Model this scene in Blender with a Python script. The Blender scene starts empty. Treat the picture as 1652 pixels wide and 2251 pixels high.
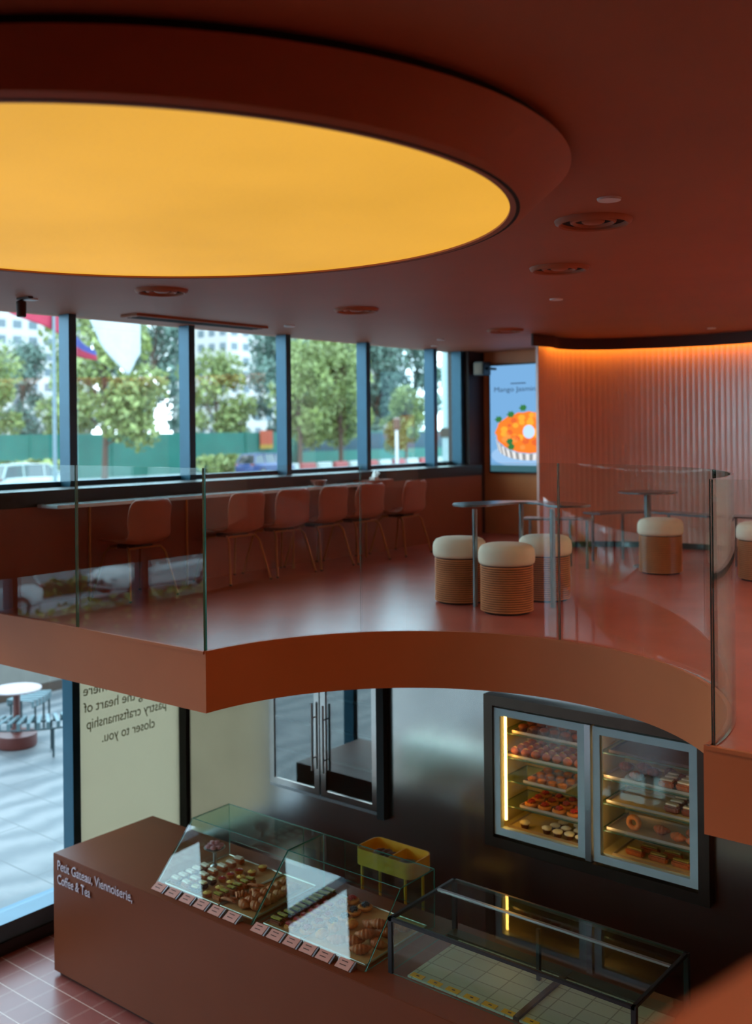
import bpy, bmesh, math, random
from mathutils import Vector, Matrix
random.seed(7)
C = bpy.context.scene.collection
S = bpy.context.scene
PI = math.pi

# ------------------------------------------------------------------ camera
TH = math.radians(38.8); ROLL = 0.010; EYE = 1.33
fw = Vector((-math.sin(TH), math.cos(TH), 0)); rt = Vector((math.cos(TH), math.sin(TH), 0)); zz = Vector((0, 0, 1))
cr = math.cos(ROLL)*rt - math.sin(ROLL)*zz
cu = math.sin(ROLL)*rt + math.cos(ROLL)*zz
cam = bpy.data.cameras.new('camera'); camo = bpy.data.objects.new('camera', cam); C.objects.link(camo)
M = Matrix((cr, cu, -fw)).transposed().to_4x4(); M.translation = Vector((0, 0, EYE)); camo.matrix_world = M
cam.sensor_fit = 'HORIZONTAL'; cam.sensor_width = 36; cam.lens = 2270/1652*36
cam.shift_y = -(1125.5-947)/1652
cam.clip_start = 0.05; cam.clip_end = 600
cam.dof.use_dof = True; cam.dof.focus_distance = 5.2; cam.dof.aperture_fstop = 2.2
S.camera = camo

# ------------------------------------------------------------------ world: bright hazy sky with soft clouds
w = bpy.data.worlds.new('sky'); S.world = w; w.use_nodes = True
nt = w.node_tree; bg = nt.nodes['Background']
tc = nt.nodes.new('ShaderNodeTexCoord'); no = nt.nodes.new('ShaderNodeTexNoise'); rp = nt.nodes.new('ShaderNodeValToRGB')
no.inputs['Scale'].default_value = 2.6; no.inputs['Detail'].default_value = 5
nt.links.new(tc.outputs['Generated'], no.inputs['Vector']); nt.links.new(no.outputs['Fac'], rp.inputs['Fac'])
rp.color_ramp.elements[0].position = 0.44; rp.color_ramp.elements[0].color = (0.42, 0.64, 0.84, 1)
rp.color_ramp.elements[1].position = 0.74; rp.color_ramp.elements[1].color = (0.84, 0.90, 0.98, 1)
nt.links.new(rp.outputs['Color'], bg.inputs['Color']); bg.inputs['Strength'].default_value = 5.0

vs = S.view_settings; vs.view_transform = 'Standard'; vs.look = 'None'; vs.gamma = 1; vs.use_curve_mapping = False
vs.exposure = 0.8
try:
    S.cycles.transparent_max_bounces = 40; S.cycles.max_bounces = 12; S.cycles.diffuse_bounces = 5; S.cycles.glossy_bounces = 6
except Exception: pass

# ------------------------------------------------------------------ materials
def srgb(r, g, b):
    f = lambda c: (c/255/12.92) if c/255 <= .04045 else ((c/255+.055)/1.055)**2.4
    return (f(r), f(g), f(b), 1)
def mat(name, col, rough=.5, metal=0, var=.0, vscale=6, bump=0, bscale=40, spec=.5, emit=None, estr=1):
    m = bpy.data.materials.new(name); m.use_nodes = True; n = m.node_tree; p = n.nodes['Principled BSDF']
    p.inputs['Base Color'].default_value = col; p.inputs['Roughness'].default_value = rough
    p.inputs['Metallic'].default_value = metal; p.inputs['Specular IOR Level'].default_value = spec
    t = n.nodes.new('ShaderNodeTexCoord')
    if var or True:
        v = var or .06
        a = n.nodes.new('ShaderNodeTexNoise'); a.inputs['Scale'].default_value = vscale; a.inputs['Detail'].default_value = 4
        r = n.nodes.new('ShaderNodeValToRGB')
        r.color_ramp.elements[0].position = .3; r.color_ramp.elements[1].position = .7
        r.color_ramp.elements[0].color = tuple(max(0, c*(1-v)) for c in col[:3])+(1,)
        r.color_ramp.elements[1].color = tuple(min(1, c*(1+v)) for c in col[:3])+(1,)
        n.links.new(t.outputs['Object'], a.inputs['Vector']); n.links.new(a.outputs['Fac'], r.inputs['Fac'])
        n.links.new(r.outputs['Color'], p.inputs['Base Color'])
    if bump:
        a = n.nodes.new('ShaderNodeTexNoise'); a.inputs['Scale'].default_value = bscale; a.inputs['Detail'].default_value = 3
        b = n.nodes.new('ShaderNodeBump'); b.inputs['Strength'].default_value = bump; b.inputs['Distance'].default_value = .01
        n.links.new(t.outputs['Object'], a.inputs['Vector']); n.links.new(a.outputs['Fac'], b.inputs['Height'])
        n.links.new(b.outputs['Normal'], p.inputs['Normal'])
    if emit:
        p.inputs['Emission Color'].default_value = emit; p.inputs['Emission Strength'].default_value = estr
    return m
def glass(name, tint=(.93, .98, .97, 1), k=1.0, base=.04):
    m = bpy.data.materials.new(name); m.use_nodes = True; n = m.node_tree
    for x in list(n.nodes): n.nodes.remove(x)
    o = n.nodes.new('ShaderNodeOutputMaterial'); mx = n.nodes.new('ShaderNodeMixShader')
    tr = n.nodes.new('ShaderNodeBsdfTransparent'); tr.inputs['Color'].default_value = tint
    gl = n.nodes.new('ShaderNodeBsdfGlossy'); gl.inputs['Roughness'].default_value = 0.0; gl.inputs['Color'].default_value = (k, k, k, 1)
    g = n.nodes.new('ShaderNodeNewGeometry'); d = n.nodes.new('ShaderNodeVectorMath'); d.operation = 'DOT_PRODUCT'
    n.links.new(g.outputs['Normal'], d.inputs[0]); n.links.new(g.outputs['Incoming'], d.inputs[1])
    def mth(op, a, b=None):
        q = n.nodes.new('ShaderNodeMath'); q.operation = op
        for i, x in enumerate((a, b)):
            if x is None: continue
            if isinstance(x, (int, float)): q.inputs[i].default_value = x
            else: n.links.new(x, q.inputs[i])
        return q.outputs[0]
    ab = mth('ABSOLUTE', d.outputs['Value']); om = mth('SUBTRACT', 1.0, ab); pw = mth('POWER', om, 5.0)
    ga = n.nodes.new('ShaderNodeGamma'); ga.inputs['Color'].default_value = tint
    n.links.new(mth('DIVIDE', 1.0, mth('MAXIMUM', ab, .09)), ga.inputs['Gamma']); n.links.new(ga.outputs[0], tr.inputs['Color'])
    fr = mth('ADD', mth('MULTIPLY', pw, 1-base), base)
    n.links.new(fr, mx.inputs[0]); n.links.new(tr.outputs[0], mx.inputs[1]); n.links.new(gl.outputs[0], mx.inputs[2])
    n.links.new(mx.outputs[0], o.inputs[0])
    return m
def emis(name, col, st=1):
    m = bpy.data.materials.new(name); m.use_nodes = True; n = m.node_tree
    p = n.nodes['Principled BSDF']; p.inputs['Base Color'].default_value = (0, 0, 0, 1)
    p.inputs['Emission Color'].default_value = col; p.inputs['Emission Strength'].default_value = st; p.inputs['Specular IOR Level'].default_value = 0
    return m

TERRA = srgb(172, 96, 66)
m_paint = mat('terracotta_paint', TERRA, .55, var=.06, vscale=1.5, bump=.04, bscale=30)
m_ceil = mat('ceiling_paint', srgb(170, 98, 64), .6, var=.06, vscale=1.2, bump=.05, bscale=20)
m_slab = mat('fascia_paint', srgb(184, 102, 62), .5, var=.04, vscale=2, spec=.2)
m_floor2 = mat('red_resin_floor', srgb(182, 96, 82), .27, var=.08, vscale=2.5, bump=.03, bscale=12, spec=.75)
m_wallbr = mat('brown_wall_paint', srgb(140, 66, 42), .38, var=.08, vscale=2)
m_counter = mat('counter_paint', srgb(112, 54, 29), .42, var=.05, vscale=2, spec=.25)
m_black = mat('black_frame', srgb(22, 20, 22), .4)
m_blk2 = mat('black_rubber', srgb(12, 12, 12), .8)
m_mull = mat('dark_blue_metal', srgb(38, 82, 104), .35, .3)
m_steel = mat('stainless_steel', srgb(206, 200, 196), .2, 1.0, var=.06, vscale=1.5)
m_steel2 = mat('steel_trim', srgb(175, 175, 178), .3, .9)
m_steeldk = mat('dark_steel', srgb(84, 70, 62), .35, .9)
m_table = mat('grey_table_metal', srgb(140, 150, 155), .25, .8)
m_cream = mat('cream_fabric', srgb(226, 214, 190), .9, var=.05, bump=.2, bscale=200)
m_film = mat('cream_film', srgb(196, 192, 168), .6, var=.02)
_n = m_film.node_tree; _t = _n.nodes.new('ShaderNodeBsdfTranslucent'); _t.inputs['Color'].default_value = srgb(214, 204, 186); _m = _n.nodes.new('ShaderNodeMixShader'); _m.inputs[0].default_value = .62
_n.links.new(_n.nodes['Principled BSDF'].outputs[0], _m.inputs[1]); _n.links.new(_t.outputs[0], _m.inputs[2]); _n.links.new(_m.outputs[0], _n.nodes['Material Output'].inputs[0])
m_filmt = mat('olive_lettering', srgb(120, 114, 70), .6)
m_alu = mat('pale_aluminium', srgb(178, 196, 198), .45, .2)
m_gl = glass('clear_glass', (.955, .985, .975, 1)); m_glw = glass('window_glass', (.95, .975, .955, 1))
m_glc = glass('case_glass', (.94, .985, .965, 1)); m_gld = glass('fridge_glass', (.50, .62, .62, 1), 1.0, .22)
m_edge = mat('green_glass_edge', srgb(60, 120, 108), .12, 0, spec=.8)
m_dedge = mat('dark_glass_edge', srgb(18, 50, 48), .12, 0, spec=.8)
m_white = mat('white_plastic', srgb(222, 220, 216), .5)
m_yellow = mat('yellow_plastic', srgb(214, 160, 40), .45)
m_cards = mat('pink_card', srgb(196, 138, 124), .6)
m_acr = glass('acrylic', (.9, .9, .92, 1), 1, .12)
m_lab = mat('yellow_label', srgb(214, 160, 30), .6)
m_brass = mat('brass_rod', srgb(170, 112, 66), .3, .7)
m_shell = mat('chair_shell', srgb(176, 106, 84), .45, var=.03)
m_pad = mat('chair_edge', srgb(40, 30, 28), .6)

# ------------------------------------------------------------------ mesh helpers
class MB:
    def __init__(s): s.v = []; s.f = []; s.mi = []
    def add(s, vs_, fs, m=0):
        o = len(s.v); s.v += [tuple(x) for x in vs_]
        for f in fs: s.f.append(tuple(i+o for i in f)); s.mi.append(m)
        return s
    def box(s, x0, x1, y0, y1, z0, z1, m=0):
        return s.add([(x0,y0,z0),(x1,y0,z0),(x1,y1,z0),(x0,y1,z0),(x0,y0,z1),(x1,y0,z1),(x1,y1,z1),(x0,y1,z1)],
                     [(0,3,2,1),(4,5,6,7),(0,1,5,4),(1,2,6,5),(2,3,7,6),(3,0,4,7)], m)
    def obox(s, c, ax, ay, az, m=0):   # oriented box: centre + half axes vectors
        c, ax, ay, az = map(Vector, (c, ax, ay, az)); P = []
        for k in (-1, 1):
            for i, j in ((-1,-1),(1,-1),(1,1),(-1,1)): P.append(c+ax*i+ay*j+az*k)
        return s.add(P, [(0,3,2,1),(4,5,6,7),(0,1,5,4),(1,2,6,5),(2,3,7,6),(3,0,4,7)], m)
    def tube(s, pts, r, n=10, m=0, cap=True):
        pts = [Vector(p) for p in pts]; rr = r if isinstance(r, (list, tuple)) else [r]*len(pts); V = []; F = []
        prev = None
        for i, p in enumerate(pts):
            t = ((pts[min(i+1, len(pts)-1)]-pts[max(i-1, 0)])).normalized()
            if prev is None:
                u = t.cross(Vector((0, 0, 1)));
                if u.length < 1e-3: u = t.cross(Vector((1, 0, 0)))
            else: u = prev - t*prev.dot(t)
            u.normalize(); prev = u; v = t.cross(u)
            for k in range(n):
                a = 2*PI*k/n; V.append(p+(u*math.cos(a)+v*math.sin(a))*rr[i])
        for i in range(len(pts)-1):
            for k in range(n): F.append((i*n+k, i*n+(k+1) % n, (i+1)*n+(k+1) % n, (i+1)*n+k))
        if cap: F.append(tuple(range(n))[::-1]); F.append(tuple((len(pts)-1)*n+k for k in range(n)))
        return s.add(V, F, m)
    def lathe(s, prof, n=32, c=(0, 0, 0), m=0, sx=1, sy=1, ring=False):
        V = []; F = []
        for r, z in prof:
            for k in range(n):
                a = 2*PI*k/n; V.append((c[0]+r*sx*math.cos(a), c[1]+r*sy*math.sin(a), c[2]+z))
        L = len(prof)
        for i in range(L-1):
            for k in range(n): F.append((i*n+k, i*n+(k+1) % n, (i+1)*n+(k+1) % n, (i+1)*n+k))
        if ring:
            for k in range(n): F.append(((L-1)*n+k, (L-1)*n+(k+1) % n, (k+1) % n, k))
        if prof[0][0] > 1e-5 and not ring: F.append(tuple(range(n))[::-1])
        if prof[-1][0] > 1e-5 and not ring: F.append(tuple((L-1)*n+k for k in range(n)))
        return s.add(V, F, m)
    def prism(s, poly, z0, z1, m=0, mside=None):
        n = len(poly); V = [(x, y, z0) for x, y in poly]+[(x, y, z1) for x, y in poly]
        s.add(V, [tuple(range(n))[::-1], tuple(range(n, 2*n))], m)
        s.add(V, [(i, (i+1) % n, n+(i+1) % n, n+i) for i in range(n)], m if mside is None else mside)
        return s
    def ball(s, c, r, n=12, m=0, jit=0):
        rx, ry, rz = r if isinstance(r, (tuple, list)) else (r, r, r); V = []; F = []; h = max(4, n//2)
        for i in range(h+1):
            ph = PI*i/h
            for k in range(n):
                a = 2*PI*k/n; j = 1+random.uniform(-jit, jit)
                V.append((c[0]+rx*math.sin(ph)*math.cos(a)*j, c[1]+ry*math.sin(ph)*math.sin(a)*j, c[2]+rz*math.cos(ph)*j))
        for i in range(h):
            for k in range(n): F.append((i*n+k, (i+1)*n+k, (i+1)*n+(k+1) % n, i*n+(k+1) % n))
        return s.add(V, F, m)
    def ribbon(s, path, z0, z1, th, m=0, mtop=None, closed=False):   # vertical wall of thickness th following a plan path
        P = [Vector((x, y)) for x, y in path]; N = []
        for i in range(len(P)):
            t = (P[min(i+1, len(P)-1)]-P[max(i-1, 0)]).normalized(); N.append(Vector((-t.y, t.x)))
        V = []
        for p, q in zip(P, N):
            a = p+q*th/2; b = p-q*th/2
            V += [(a.x,a.y,z0),(a.x,a.y,z1),(b.x,b.y,z0),(b.x,b.y,z1)]
        L = len(P); f1 = []; f2 = []
        for i in range(L-1):
            a = 4*i; b = 4*i+4
            f1 += [(a, b, b+1, a+1), (a+2, a+3, b+3, b+2)]; f2 += [(a+1, b+1, b+3, a+3), (a, a+2, b+2, b)]
        f2 += [(0, 1, 3, 2), (4*L-4, 4*L-2, 4*L-1, 4*L-3)]
        s.add(V, f1, m); s.add(V, f2, m if mtop is None else mtop); return s
    def build(s, name, mats, parent=None, world=False, smooth=True, bevel=0, angle=40, kind=None, merge=True):
        me = bpy.data.meshes.new(name); vv = s.v
        if parent is not None and world:
            o = parent_loc(parent); vv = [(x-o[0], y-o[1], z-o[2]) for x, y, z in vv]; loc = (0, 0, 0)
        elif parent is None:
            xs = [v[0] for v in vv]; ys = [v[1] for v in vv]; z = min(v[2] for v in vv)
            loc = ((min(xs)+max(xs))/2, (min(ys)+max(ys))/2, z); vv = [(x-loc[0], y-loc[1], q-loc[2]) for x, y, q in vv]
        else: loc = (0, 0, 0)
        me.from_pydata(vv, [], s.f)
        if not isinstance(mats, (list, tuple)): mats = [mats]
        for q in mats: me.materials.append(q)
        me.polygons.foreach_set('material_index', s.mi)
        if merge or bevel:
            b = bmesh.new(); b.from_mesh(me); bmesh.ops.remove_doubles(b, verts=b.verts, dist=1e-5)
            bmesh.ops.recalc_face_normals(b, faces=b.faces)
            if bevel:
                ed = [e for e in b.edges if len(e.link_faces) == 2 and e.calc_face_angle(0) > .6]
                bmesh.ops.bevel(b, geom=ed, offset=bevel, segments=2, affect='EDGES', clamp_overlap=True)
            b.to_mesh(me); b.free()
        if smooth:
            me.polygons.foreach_set('use_smooth', [True]*len(me.polygons))
            try: me.set_sharp_from_angle(angle=math.radians(angle))
            except Exception: pass
        me.update(); o = bpy.data.objects.new(name, me); C.objects.link(o); o.location = loc
        if parent is not None: o.parent = parent
        if kind: o['kind'] = kind
        return o
LOC = {}
def parent_loc(p):
    if p.parent is not None: a = parent_loc(p.parent); return (a[0]+p.location[0], a[1]+p.location[1], a[2]+p.location[2])
    return tuple(p.location)
def tag(o, label, cat, group=None, kind=None):
    o['label'] = label; o['category'] = cat
    if group: o['group'] = group
    if kind: o['kind'] = kind
    return o
def thing(name, label, cat, loc=(0, 0, 0), rotz=0, group=None, kind=None):
    o = bpy.data.objects.new(name, None); C.objects.link(o); o.location = loc; o.rotation_euler = (0, 0, rotz)
    o.empty_display_size = .1
    return tag(o, label, cat, group, kind)
def struct(o): o['kind'] = 'structure'; return o
def kids(o): return [c for c in C.objects if c.parent == o]
CH = {}
def dup(o, loc, rotz=None, label=None, group=None, scale=None):
    if o not in CH: CH[o] = [(c, kids(c)) for c in kids(o)]
    r = o.copy(); C.objects.link(r); r.location = loc
    if rotz is not None: r.rotation_euler = (0, 0, rotz)
    if scale: r.scale = (scale,)*3 if isinstance(scale, (int, float)) else scale
    if label: r['label'] = label
    if group: r['group'] = group
    for c, gs in CH[o]:
        d = c.copy(); C.objects.link(d); d.parent = r
        for g in gs: e = g.copy(); C.objects.link(e); e.parent = d
    return r
FONTN = [0]
def text(s, parent, name, m, origin, xdir, ydir, size, ext=.002, align='LEFT', width=None):
    cu_ = bpy.data.curves.new('lettering', 'FONT'); cu_.body = s; cu_.size = size; cu_.extrude = ext; cu_.align_x = align
    cu_.space_line = 1.0
    t = bpy.data.objects.new('t', cu_); C.objects.link(t)
    bpy.context.view_layer.update()
    me = bpy.data.meshes.new_from_object(t.evaluated_get(bpy.context.evaluated_depsgraph_get()))
    bpy.data.objects.remove(t)
    x = Vector(xdir).normalized(); y = Vector(ydir).normalized(); z = x.cross(y)
    if width:
        xs = [v.co.x for v in me.vertices]; k = width/(max(xs)-min(xs))
    else: k = 1
    po = Vector(parent_loc(parent)); o0 = Vector(origin)-po
    for v in me.vertices: v.co = o0+x*v.co.x*k+y*v.co.y+z*v.co.z
    me.materials.clear(); me.materials.append(m)
    o = bpy.data.objects.new(name, me); C.objects.link(o); o.parent = parent
    return o

# ================================================================== STRUCTURE
ZF = -2.72; ZC = 2.33; XW = -7.37; YB = 6.33; YE = 4.18
YNEAR = -5.0; XR = 4.2

# lower floor tiles
def tile_mat():
    m = bpy.data.materials.new('terracotta_tiles'); m.use_nodes = True; n = m.node_tree; p = n.nodes['Principled BSDF']
    t = n.nodes.new('ShaderNodeNewGeometry'); sp = n.nodes.new('ShaderNodeSeparateXYZ'); n.links.new(t.outputs['Position'], sp.inputs[0])
    def mth(op, a, b=None, c=None):
        q = n.nodes.new('ShaderNodeMath'); q.operation = op
        for i, x in enumerate((a, b, c)):
            if x is None: continue
            if isinstance(x, (int, float)): q.inputs[i].default_value = x
            else: n.links.new(x, q.inputs[i])
        return q.outputs[0]
    def line(sock, off, per, half):
        f = mth('FRACT', mth('DIVIDE', mth('ADD', sock, 100*per-off), per)); d = mth('ABSOLUTE', mth('SUBTRACT', f, .5))
        return mth('GREATER_THAN', d, .5-half/per)
    ly = line(sp.outputs[1], 4.18, .212, .0042)
    lx = line(sp.outputs[0], -6.588, .215, .0075); lx2 = line(sp.outputs[0], -6.588, .215, .0045)
    lxd = mth('MULTIPLY', mth('SUBTRACT', lx, lx2), .6)
    ll = mth('MAXIMUM', ly, lxd)
    no_ = n.nodes.new('ShaderNodeTexNoise'); no_.inputs['Scale'].default_value = 3
    n.links.new(t.outputs['Position'], no_.inputs['Vector'])
    r = n.nodes.new('ShaderNodeValToRGB'); r.color_ramp.elements[0].color = srgb(120, 58, 52); r.color_ramp.elements[1].color = srgb(150, 78, 70)
    n.links.new(no_.outputs['Fac'], r.inputs['Fac'])
    mx = n.nodes.new('ShaderNodeMix'); mx.data_type = 'RGBA'; n.links.new(ll, mx.inputs['Factor'])
    n.links.new(r.outputs['Color'], mx.inputs['A']); mx.inputs['B'].default_value = srgb(196, 160, 148)
    n.links.new(mx.outputs['Result'], p.inputs['Base Color']); p.inputs['Roughness'].default_value = .33
    return m
struct(MB().box(-7.5, XR, YNEAR, YB+2, ZF-.2, ZF).build('floor', tile_mat()))

# upper floor slab with the round bite cut from its edge
BC = (-3.17, YE+.01); BR = 1.53
arc = [(BC[0]-BR*math.cos(a), BC[1]+BR*math.sin(a)) for a in [PI*i/96 for i in range(97)]]
poly = [(-7.36, YE)]+[(x, max(y, YE)) for x, y in arc]+[(XR, YE), (XR, 11.5), (-7.36, 11.5)]
mb = MB(); mb.prism(poly, -.36, 0, 0, 1)
def slab():
    me = bpy.data.meshes.new('floor'); b = bmesh.new()
    vb = [b.verts.new((x, y, -.36)) for x, y in poly]; vt = [b.verts.new((x, y, 0)) for x, y in poly]
    ft = b.faces.new(vt); fb = b.faces.new(vb[::-1]); ft.material_index = 0; fb.material_index = 1
    n = len(poly)
    for i in range(n):
        f = b.faces.new((vb[i], vb[(i+1) % n], vt[(i+1) % n], vt[i])); f.material_index = 1
    bmesh.ops.triangulate(b, faces=[ft, fb]); bmesh.ops.recalc_face_normals(b, faces=b.faces)
    b.to_mesh(me); b.free()
    me.materials.append(m_floor2); me.materials.append(m_slab)
    try: me.set_sharp_from_angle(angle=math.radians(30))
    except Exception: pass
    o = bpy.data.objects.new('floor', me); C.objects.link(o); o['kind'] = 'structure'; return o
slab()
# slim raised lip along the slab edge that holds the glass
lipL = [(-7.1, YE+.012), (BC[0]-BR-.012, YE+.012)]
struct(MB().ribbon(lipL, -.005, .012, .022).build('trim_1', m_slab))
arc2 = [(BC[0]-(BR+.012)*math.cos(a), BC[1]+(BR+.012)*math.sin(a)) for a in [PI*i/48 for i in range(49)]]
struct(MB().ribbon(arc2, -.005, .012, .022).build('trim_2', m_slab))
struct(MB().ribbon([(BC[0]+BR+.012, YE+.012), (XR, YE+.012)], -.005, .012, .022).build('trim_3', m_slab))

# ceiling
struct(MB().box(-7.62, XR, YNEAR, 11.5, ZC, ZC+.3).build('ceiling', m_ceil))
# walls
wl = MB(); wl.box(-7.62, -7.12, -5, 10.97, .23, .762).box(-7.62, -7.40, YE, YB+.1, -.36, .23); wl.box(-7.62, -7.12, 4.18, 10.97, 0, .23)
struct(wl.build('wall_left', m_wallbr))
struct(MB().box(-7.62, -7.115, -5, 10.97, .762, .886).build('trim_4', m_black))       # black sill band
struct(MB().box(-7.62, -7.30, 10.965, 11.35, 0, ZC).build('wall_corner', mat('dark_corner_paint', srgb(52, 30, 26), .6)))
struct(MB().box(-7.62, XR, 11.32, 11.5, 0, ZC).build('wall_back', mat('orange_wall_panel', srgb(216, 134, 82), .42, var=.05)))
struct(MB().box(-7.62, XR, YNEAR-.15, YNEAR, ZF, ZC).build('wall_front', mat('dark_terracotta_wall', srgb(110, 58, 42), .6)))
struct(MB().box(XR, XR+.15, YNEAR, 11.5, ZF, ZC).build('wall_right', mat('terracotta_wall', srgb(150, 78, 50), .6)))
struct(MB().box(-7.36, XR, YB+.001, YB+.1, ZF, -1.62).box(-7.36, -6.28, YB+.001, YB+.1, -1.62, -.36).box(-5.0, -4.03, YB+.001, YB+.1, -1.62, -.36)
       .box(-2.47, XR, YB+.001, YB+.1, -1.62, -.36).box(-6.28, -5.0, YB+.06, YB+.1, -1.62, -.36).box(-4.03, -2.47, YB+.001, YB+.1, -.615, -.36)
       .build('wall_kitchen', m_steel, smooth=False))

# windows: one bay each, mullion 1.30 apart
def window(i, y0, y1, z0, z1, gl=True):
    e = bpy.data.objects.new('window_%d' % i, None); C.objects.link(e); e.location = (XW, y0, z0); e['kind'] = 'structure'; e.empty_display_size = .1
    if not 6.2 < y1 < 6.33: MB().box(XW-.14, XW, y1, y1+.075, z0, z1).build('mullion', m_mull, e, True)
    f = MB(); f.box(-7.60, XW-.14, y0+.075, y1, z0, z0+.05).build('window_frame', m_mull, e, True)
    if gl: MB().box(-7.525, -7.515, y0+.06, y1+.02, z0, z1).build('pane', m_glw, e, True)
k = 1
for j in range(-7, 6):
    y0 = 3.80+1.3*j-.0; window(k, y0, y0+1.3, .88, ZC); k += 1
window(k, 10.30, 10.89, .88, ZC); k += 1
for j in range(-6, 2):
    y0 = 3.80+1.3*j; top = .23 if y0 < 3.7 else -.36
    window(k, y0, min(y0+1.3, 6.31), ZF+.18, top); k += 1
struct(MB().box(-7.62, -7.31, -5, YB, ZF, ZF+.10).build('trim_5', m_black))
struct(MB().box(-7.55, -7.33, -5, YB, ZF+.10, ZF+.235).build('trim_6', mat('sill_metal', srgb(70, 100, 118), .4, .4)))
struct(MB().box(-7.5, -7.35, 6.305, 6.33, ZF, -.36).build('trim_7', m_blk2))
# film panel with mirrored lettering between mullion and kitchen wall
e = thing('window_film', 'cream frosted film with mirrored olive lettering on the glazing below the upper floor', 'sign', (-7.45, 5.72, ZF+.25))
MB().box(-7.46, -7.45, 5.18, 6.305, ZF+.25, -.36).build('film', m_film, e, True)
for s_, y, z, wd in (('closer to you.', 5.735, -1.335, .57), ('pastry craftsmanship', 5.725, -1.19, .86), ('bring the heart of', 5.67, -1.045, .80), ('space where', 5.555, -.90, .58)):
    t = text(s_, e, 'lettering', m_filmt, (-7.447, y+.0, z), (0, -1, 0), (0, 0, 1), .125, .001, 'CENTER', wd)
    t['label'] = 'olive mirrored lettering'

# fluted curved wall
ctrl = [(-5.61, 9.75), (-5.68, 10.08), (-5.58, 10.42), (-5.32, 10.68), (-4.95, 10.86), (-4.45, 10.98), (-3.9, 11.0), (-3.3, 10.9), (-2.6, 10.65), (-1.8, 10.2), (-1.0, 9.6), (0, 8.9), (1.5, 8.2), (XR, 7.6)]
def crom(P, n):
    out = []
    Q = [P[0]]+P+[P[-1]]
    for i in range(1, len(Q)-2):
        for k_ in range(n):
            t = k_/n; r = []
            for d in (0, 1):
                a, b, c, e_ = Q[i-1][d], Q[i][d], Q[i+1][d], Q[i+2][d]
                r.append(.5*(2*b+(c-a)*t+(2*a-5*b+4*c-e_)*t*t+(3*b-a-3*c+e_)*t**3))
            out.append(tuple(r))
    out.append(P[-1]); return out
def resample(P, step):
    out = [P[0]]; acc = 0; last = Vector(P[0])
    for p in P[1:]:
        p = Vector(p)
        while (p-last).length >= step:
            last = last+(p-last).normalized()*step; out.append(tuple(last))
    return out
def offset(P, d):
    P = [Vector(p) for p in P]; out = []
    for i in range(len(P)):
        t = (P[min(i+1, len(P)-1)]-P[max(i-1, 0)]).normalized(); out.append(tuple(P[i]+Vector((t.y, -t.x))*d))
    return out
base = resample(crom(ctrl, 16), .0125)
PITCH = .0625
fl = []
for i, p in enumerate(base):
    ph = (i*.0125 % PITCH)/PITCH
    d = .006*math.sin(PI*ph)
    a = Vector(base[max(0, i-1)]); b = Vector(base[min(len(base)-1, i+1)]); t = (b-a).normalized()
    q = Vector(p)+Vector((t.y, -t.x))*d; fl.append(tuple(q))
m_flute = mat('fluted_pink_panel', srgb(238, 196, 182), .26, var=.05, vscale=2, spec=1.0)
struct(MB().ribbon(fl, 0, ZC, .03).build('wall_fluted', m_flute, angle=60))
struct(MB().ribbon(offset(base[::6], .015), 0, .06, .05).build('baseboard_fluted', m_pad))
cb = base[::6]

mc = mat('dark_cornice', srgb(70, 36, 28), .6)
struct(MB().ribbon([(-5.49, 9.45)]+offset(cb, .17), 2.205, ZC, .025).build('trim_8', mc))
cv = thing('cove_light', 'glowing orange strip light hidden behind the curved dark cornice', 'light', (-4.4, 10.8, 2.24))
MB().ribbon(offset(cb[4:], .14), 2.222, 2.25, .012).build('light_strip', emis('orange_led', (1, .30, .02, 1), 9), cv, True)

# drum light (luminous yellow disc in a tapered terracotta drum)
dl = thing('ceiling_drum_light', 'huge round glowing yellow disc set in a tapered terracotta ceiling drum', 'light', (-3.13, 2.45, 2.12))
c0, r0 = (-3.13, 2.445), 1.405; c1, r1 = (-3.13, 2.587), 1.553
N = 128; V = []; rings = [(c1, r1-.03, ZC-.03), (c1, r1, ZC-.034), (c0, r0+.065, 2.130), (c0, r0+.035, 2.120)]
V = [(c[0]+r*math.cos(2*PI*k_/N), c[1]+r*math.sin(2*PI*k_/N), z) for c, r, z in rings for k_ in range(N)]
F = [(i*N+k_, i*N+(k_+1) % N, (i+1)*N+(k_+1) % N, (i+1)*N+k_) for i in range(3) for k_ in range(N)]
MB().add(V, F).build('drum', m_ceil, dl, True)
MB().lathe([(r1-.03, -.03), (r1-.03, 0), (r1-.05, 0), (r1-.05, -.03)], 128, (c1[0], c1[1], ZC), ring=True).build('recess_ring', m_blk2, dl, True)  # black ring; the shade of the ceiling gap is put into its colour
MB().lathe([(r0+.03, .025), (r0+.03, .03)], 96, (c0[0], c0[1], 2.12)).build('backing_board', m_blk2, dl, True)  # unseen cover added to stop the disc's back lighting the gap above
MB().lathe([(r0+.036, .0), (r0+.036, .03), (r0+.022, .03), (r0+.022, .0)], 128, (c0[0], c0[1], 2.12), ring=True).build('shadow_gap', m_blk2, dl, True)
rr = MB(); rr.lathe([(r0+.022, .03), (r0+.022, 0), (r0+.0, .002), (r0, .03)], 128, (c0[0], c0[1], 2.118), ring=True); rr.build('rim', m_ceil, dl, True)
md = bpy.data.materials.new('yellow_luminous_membrane'); md.use_nodes = True; n = md.node_tree; p = n.nodes['Principled BSDF']
p.inputs['Base Color'].default_value = (.3, .2, .05, 1); p.inputs['Roughness'].default_value = .6; p.inputs['Emission Strength'].default_value = .60
t = n.nodes.new('ShaderNodeTexCoord'); a = n.nodes.new('ShaderNodeTexNoise'); a.inputs['Scale'].default_value = .9
r = n.nodes.new('ShaderNodeValToRGB'); r.color_ramp.elements[0].color = (.66, .33, .03, 1); r.color_ramp.elements[1].color = (.80, .40, .04, 1)
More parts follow.
